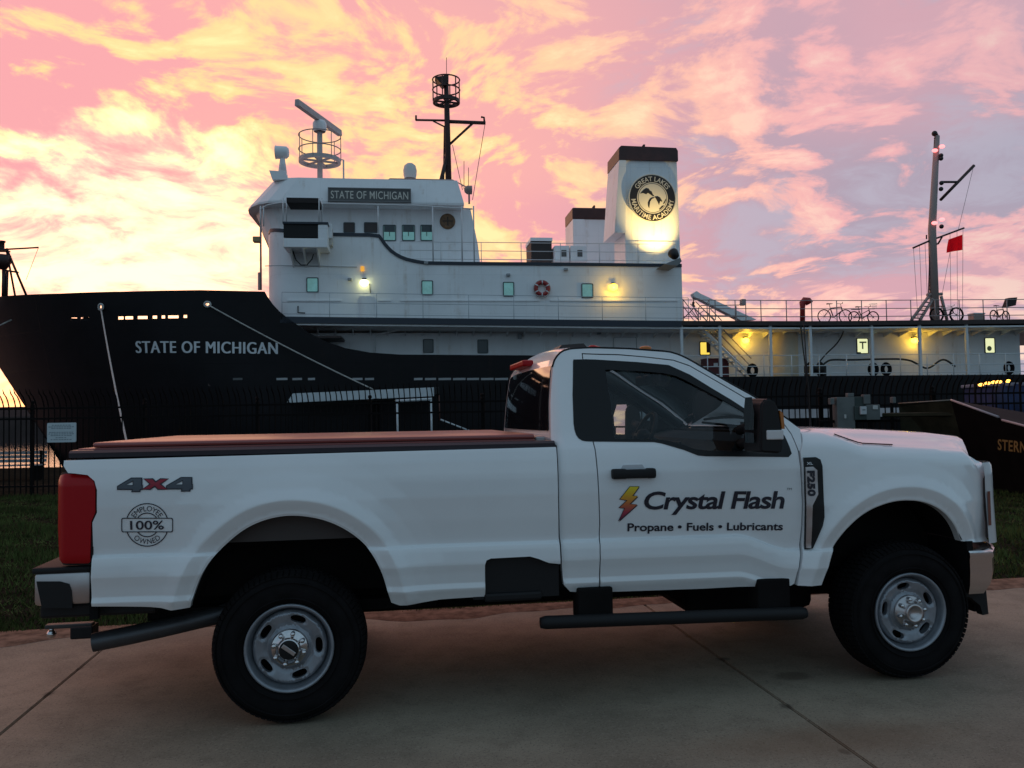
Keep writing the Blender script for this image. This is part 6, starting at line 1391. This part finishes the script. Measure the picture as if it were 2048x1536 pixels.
# mooring lines and bollards
def rope(p0, p1, sag, label):
    pts = []
    for i in range(21): t = i / 20; q = np.array(p0) * (1 - t) + np.array(p1) * t; q[2] -= sag * 4 * t * (1 - t); pts.append(tuple(q))
    return tag(MB().tube(pts, 0.032, 7).build('mooring_rope', M_ROPE), label, 'rope', 'mooring ropes of the ship')
def ship_w(px, py): x, y, z = SF.surf(px, py, fhull); p_ = SF.o + SF.a * x + SF.b * y; return (p_[0], p_[1] - 0.1, z)
def bollard(p, label):
    e_ = tag(empty('bollard', p), label, 'bollard', 'bollards on the quay'); MB().lathe([(0.22, 0), (0.22, 0.05), (0.15, 0.08), (0.14, 0.38), (0.22, 0.46), (0.2, 0.54), (0.0005, 0.56)], 18, 'z').build('bollard_post', M_IRON, e_); return e_
g1 = W0.ground(264, 955); dp = S(752, 781, -0.7); g2 = tuple(SF.o + SF.a * dp[0] + SF.b * dp[1])
bollard((g1[0], g1[1], -0.06), 'black mooring bollard at the foot of the steep rope'); mp = tag(empty('mooring_post', (g2[0], g2[1], -0.06)), 'tall black mooring post behind the gangway holding the slanting rope', 'mooring post'); MB().tube([(0, 0, 0), (0, 0, dp[2] + 0.15)], 0.14, 14).build('post', M_IRON, mp); MB().lathe([(0.2, dp[2] - 0.1), (0.22, dp[2]), (0.2, dp[2] + 0.16), (0.0005, dp[2] + 0.2)], 16, 'z').build('post_cap', M_IRON, mp)
rope(ship_w(204, 618), (g1[0], g1[1], 0.35), 0.25, 'pale mooring rope dropping steeply from the bow opening')
rope(ship_w(419, 611), (g2[0], g2[1] - 0.15, dp[2]), 0.10, 'pale mooring rope slanting down across the hull lettering')
pA = ship_w(26, 640); rope(pA, (pA[0] - 9, pA[1] - 7, 0.0), 0.1, 'short length of mooring rope at the left edge by the stem')
# gangway lying against the hull
GYs = -1.6
ga = S(574, 797, GYs); gb2 = S(868, 783.5, GYs)
gw = tag(empty('gangway', (SX, SY, 0), ST), 'white boarding gangway with solid side standing before the black hull', 'gangway')
M_GW = mat('gangway_white', (0.55, 0.58, 0.60), 0.5, var=0.06)
MB().prism([(ga[0], ga[2] - 0.17), (ga[0] + 0.25, ga[2] + 0.22), (gb2[0], gb2[2] + 0.20), (gb2[0], gb2[2] - 0.19)], GYs, GYs + 0.06).build('side_panel', M_GW, gw)
MB().prism([(ga[0], ga[2] - 0.22), (gb2[0], gb2[2] - 0.24), (gb2[0], gb2[2] - 0.30), (ga[0], ga[2] - 0.28)], GYs, GYs + 0.9).build('walkway', M_IRON, gw)
MB().prism([(ga[0], ga[2] - 0.17), (ga[0] + 0.25, ga[2] + 0.22), (gb2[0], gb2[2] + 0.20), (gb2[0], gb2[2] - 0.19)], GYs + 0.84, GYs + 0.9).build('side_panel', M_GW, gw)
sbox(MB(), 869, 774, 879, 790, GYs - 0.1, GYs + 0.9, bev=0.05).build('end_box', M_BLACKPL, gw)
for px in (794, 862): MB().tube([S(px, 799, GYs - 0.4), (S(px + 2, 880, GYs - 0.4)[0], GYs - 0.4, -0.06)], 0.05, 6).build('leg', M_GW, gw)
MB().tube([S(791, 802, GYs - 0.4), S(865, 798, GYs - 0.4)], 0.07, 6).build('cross_bar', M_GW, gw)
MB().tube([S(881, 839, GYs), S(940, 862, GYs)], 0.04, 6).build('hand_rail', M_GW, gw)
MB().tube([S(878, 790, GYs), S(880, 842, GYs)], 0.03, 6).build('stanchion', mat('rusty_pipe', (0.10, 0.04, 0.03), 0.6), gw)
for px in (577,): MB().tube([S(px, 800, GYs), (S(px, 870, GYs)[0], GYs, -0.06)], 0.03, 6).build('leg', M_IRON, gw)
# pale fender beam along the after hull
fb_ = MB(); p0 = S(1235, 824, -1.0); p1 = S(1872, 821, -1.0); fb_.box(p0[0], p1[0], -1.5, -1.0, 1.30, 1.72); fbo = fb_.build('dock_barrier', mat('pale_concrete', (0.46, 0.42, 0.43), 0.7, var=0.1)); fbo.location = (SX, SY, 0); fbo.rotation_euler = (0, 0, ST); tag(fbo, 'long pale barrier beam standing before the after part of the hull', 'barrier')
bpst = MB()
x = p0[0] + 0.5
while x < p1[0]: MB().box(x, x + 0.2, -1.45, -1.05, -0.06, 1.30).build('barrier_post', M_IRON, fbo); x += 3.0
# electrical cabinets in front of the fence
CY = 18.3
ec_ = tag(empty('electrical_cabinet', (0, CY, 0)), 'grey electrical cabinets with a white meter standing by the fence behind the hood', 'electrical cabinet')
M_CABG = mat('cabinet_grey', (0.12, 0.13, 0.125), 0.6, var=0.15); M_CABD = mat('cabinet_green', (0.035, 0.05, 0.045), 0.6)
def wbox(px0, py0, px1, py1, y0, y1, name, m, par):
    a_ = WH(px0, py1, CY + y0); c_ = WH(px1, py0, CY + y0); return MB().box(a_[0], c_[0], y0, y1, a_[2], c_[2], bev=0.01).build(name, m, par)
wbox(1676, 794, 1709, 870, 0, 0.35, 'tall_cabinet', M_CABG, ec_); wbox(1705, 793, 1731, 815, 0.05, 0.3, 'upper_cabinet', M_CABD, ec_)
wbox(1710, 812, 1733, 840, -0.05, 0.25, 'meter_box', M_CABD, ec_); wbox(1733, 809, 1760, 840, 0, 0.3, 'switch_box', M_CABG, ec_); wbox(1722, 813, 1733.5, 829, -0.12, -0.05, 'meter', mat('meter_white', (0.50, 0.52, 0.53), 0.5), ec_)
wbox(1725, 819, 1731, 820.5, -0.126, -0.121, 'meter_dial', M_IRON, ec_); wbox(1689, 829, 1693, 837, -0.02, -0.001, 'warning_label', mat('label_pale', (0.5, 0.5, 0.48), 0.6), ec_)
wbox(1746, 811, 1756, 819, -0.02, -0.001, 'warning_label', mat('label_pale', (0.5, 0.5, 0.48), 0.6), ec_)
for px0, px1, py0, py1 in ((1696, 1708, 786, 794), (1728, 1741, 789, 808), (1786, 1792, 794, 806), (1661, 1669, 796, 809)): wbox(px0, py0, px1, py1, 0.0, 0.15, 'junction_box', M_CABG, ec_)
for px in (1666, 1715, 1745, 1789): q = WH(px, 830, CY); MB().box(q[0] - 0.03, q[0] + 0.03, 0.10, 0.14, -0.06, 1.75).build('support_post', M_IRON, ec_)
wbox(1640, 838, 1800, 846, 0.16, 0.22, 'back_rail', M_IRON, ec_)
# black boat hull lettered STERN
M_BOAT = mat('boat_black', (0.006, 0.005, 0.005), 0.7, spec=0.08, var=0.3); M_BOATG = mat('boat_end_painted_light', (0.028, 0.029, 0.018), 0.8, spec=0.1, var=0.25)  # olive end: same dark hull, its different lighting put into the colour
A = np.array(WH(1902, 800, 17.0)); Ab = np.array(W0.ground(1948, 975, -0.05)); Db = np.array(W0.ground(2110, 1000, -0.05))
_bn = np.cross(Ab - A, Db - A); _bn = _bn / np.linalg.norm(_bn)
def on_side(px, py, off=0.0):
    d_ = ray(px, py); c0 = np.array([0, 0, CAM_H]); t = ((A - c0) @ _bn) / (d_ @ _bn); return c0 + d_ * (t - off)
B, C_, D_, Bb = (on_side(*q) for q in ((1997, 834), (2004, 840), (2110, 868), (2000, 982)))
E_ = WH(1797, 807, 19.0 - 0.5); Eb = (E_[0] + 0.1, E_[1], -0.05); back = np.array([3.2, 2.4, 0])
bt = tag(empty('boat_hull', (0, 0, 0)), 'black boat hull with pale gunwale and gold STERN lettering on the grass at right', 'boat')
MB().add([Ab, Bb, Db, D_, C_, B, A], [(0, 1, 2, 3, 4, 5, 6)]).add([D_, Db, tuple(np.array(Db) + back), tuple(np.array(D_) + back)], [(0, 1, 2, 3)]).build('side', M_BOAT, bt)
MB().add([Ab, A, E_, Eb], [(0, 1, 2, 3)]).add([E_, Eb, tuple(np.array(Db) + back), tuple(np.array(D_) + back)], [(0, 1, 2, 3)]).build('end_wall', M_BOATG, bt, fix=False)
MB().add([A, B, C_, D_, tuple(np.array(D_) + back - np.array([0, 0, 0.05])), tuple(np.array(E_) - np.array([0, 0, 0.05]))], [(0, 1, 2, 3, 4, 5)]).build('deck', M_BOAT, bt, fix=False)
MB().tube([A, B], 0.022, 6).build('gunwale', mat('gunwale_pale', (0.34, 0.31, 0.33), 0.5), bt)
MB().tube([C_, D_], 0.022, 6).build('gunwale', mat('gunwale_pale', (0.34, 0.31, 0.33), 0.5), bt)
MB().tube([A, E_], 0.014, 6).build('end_edge', mat('edge_olive', (0.2, 0.19, 0.16), 0.5), bt)
e1 = WH(1905, 828, 17.2); e2 = WH(1764, 830, 18.4); MB().tube([(e1[0], e1[1] - 0.05, e1[2]), (e2[0], e2[1] - 0.05, e2[2])], 0.05, 5).build('end_rib', M_BOATG, bt)
o0 = on_side(1995.5, 899, 0.02); o1 = on_side(2053, 906, 0.02); o2 = on_side(1995.5, 877, 0.02); V, Fc = text_fit('STERN', 1.0, 1.0, bold=0.02, space=1.1)
text_on('lettering', V, Fc, lambda u, v: tuple(o0 + (o1 - o0) * u + (o2 - o0) * v), mat('gold_lettering', (0.34, 0.21, 0.07), 0.5), bt)
# blue covered stack with orange lamps behind the fence
bl = tag(empty('covered_stack', (0, 22.0, 0)), 'blue tarpaulin covered stack behind the right end of the fence', 'covered stack'); M_TARP = mat('blue_tarp', (0.010, 0.026, 0.095), 0.6, var=0.3, vscale=3, bump=0.4, bscale=5)
a_ = WH(1990, 768, 22.0); c_ = WH(2120, 768, 22.0)
def tarp():
    b_ = bmesh.new(); bmesh.ops.create_grid(b_, x_segments=16, y_segments=10, size=1)
    for v in b_.verts: u_, t_ = v.co.x, v.co.y; v.co = (a_[0] + (c_[0] - a_[0]) * (u_ + 1) / 2, 0.06 * math.sin(u_ * 14 + t_ * 3) + 0.03 * math.sin(t_ * 9), (a_[2] + 0.02 * math.sin(u_ * 8)) * (t_ + 1) / 2)
    return b_
b_ = tarp(); m_ = MB().bm(b_, True); b_.free(); m_.build('tarp_front', M_TARP, bl, fix=False)
MB().box(a_[0] + 0.05, c_[0] - 0.05, 0.12, 1.6, -0.06, a_[2] - 0.08).build('stack_core', M_TARP, bl); MB().box(a_[0], c_[0], 0.0, 1.7, a_[2] - 0.06, a_[2] + 0.03, bev=0.02).build('tarp_top', mat('tarp_edge', (0.18, 0.2, 0.26), 0.6), bl)
lb = tag(empty('lamp_string', (0, 21.6, 0)), 'row of glowing orange lamps strung above the boat behind the fence', 'lamps')
M_ORG = mat('orange_lamp', (0.9, 0.4, 0.1), 0.4, emit=(1.0, 0.42, 0.06), estr=5.0); pts = [(1962, 769.5), (1975, 766.5), (1988, 764.5), (1998, 763.5), (2016, 762)]
for px, py in pts: q = WH(px, py, 21.6); MB().sphere((q[0], 0, q[2]), 0.055, (1.35, 1, 0.75), 12, 8).build('lamp', M_ORG, lb)
MB().tube([tuple(np.array(WH(px, py - 3, 21.6)) - np.array([0, 21.6, 0])) for px, py in [(1950, 772)] + pts + [(2040, 760)]], 0.012, 5).build('wire', M_IRON, lb)
for px in (1950, 2040): q = WH(px, 772, 21.6); MB().tube([(q[0], 0, -0.06), (q[0], 0, q[2] + 0.1)], 0.03, 6).build('lamp_post', M_IRON, lb)
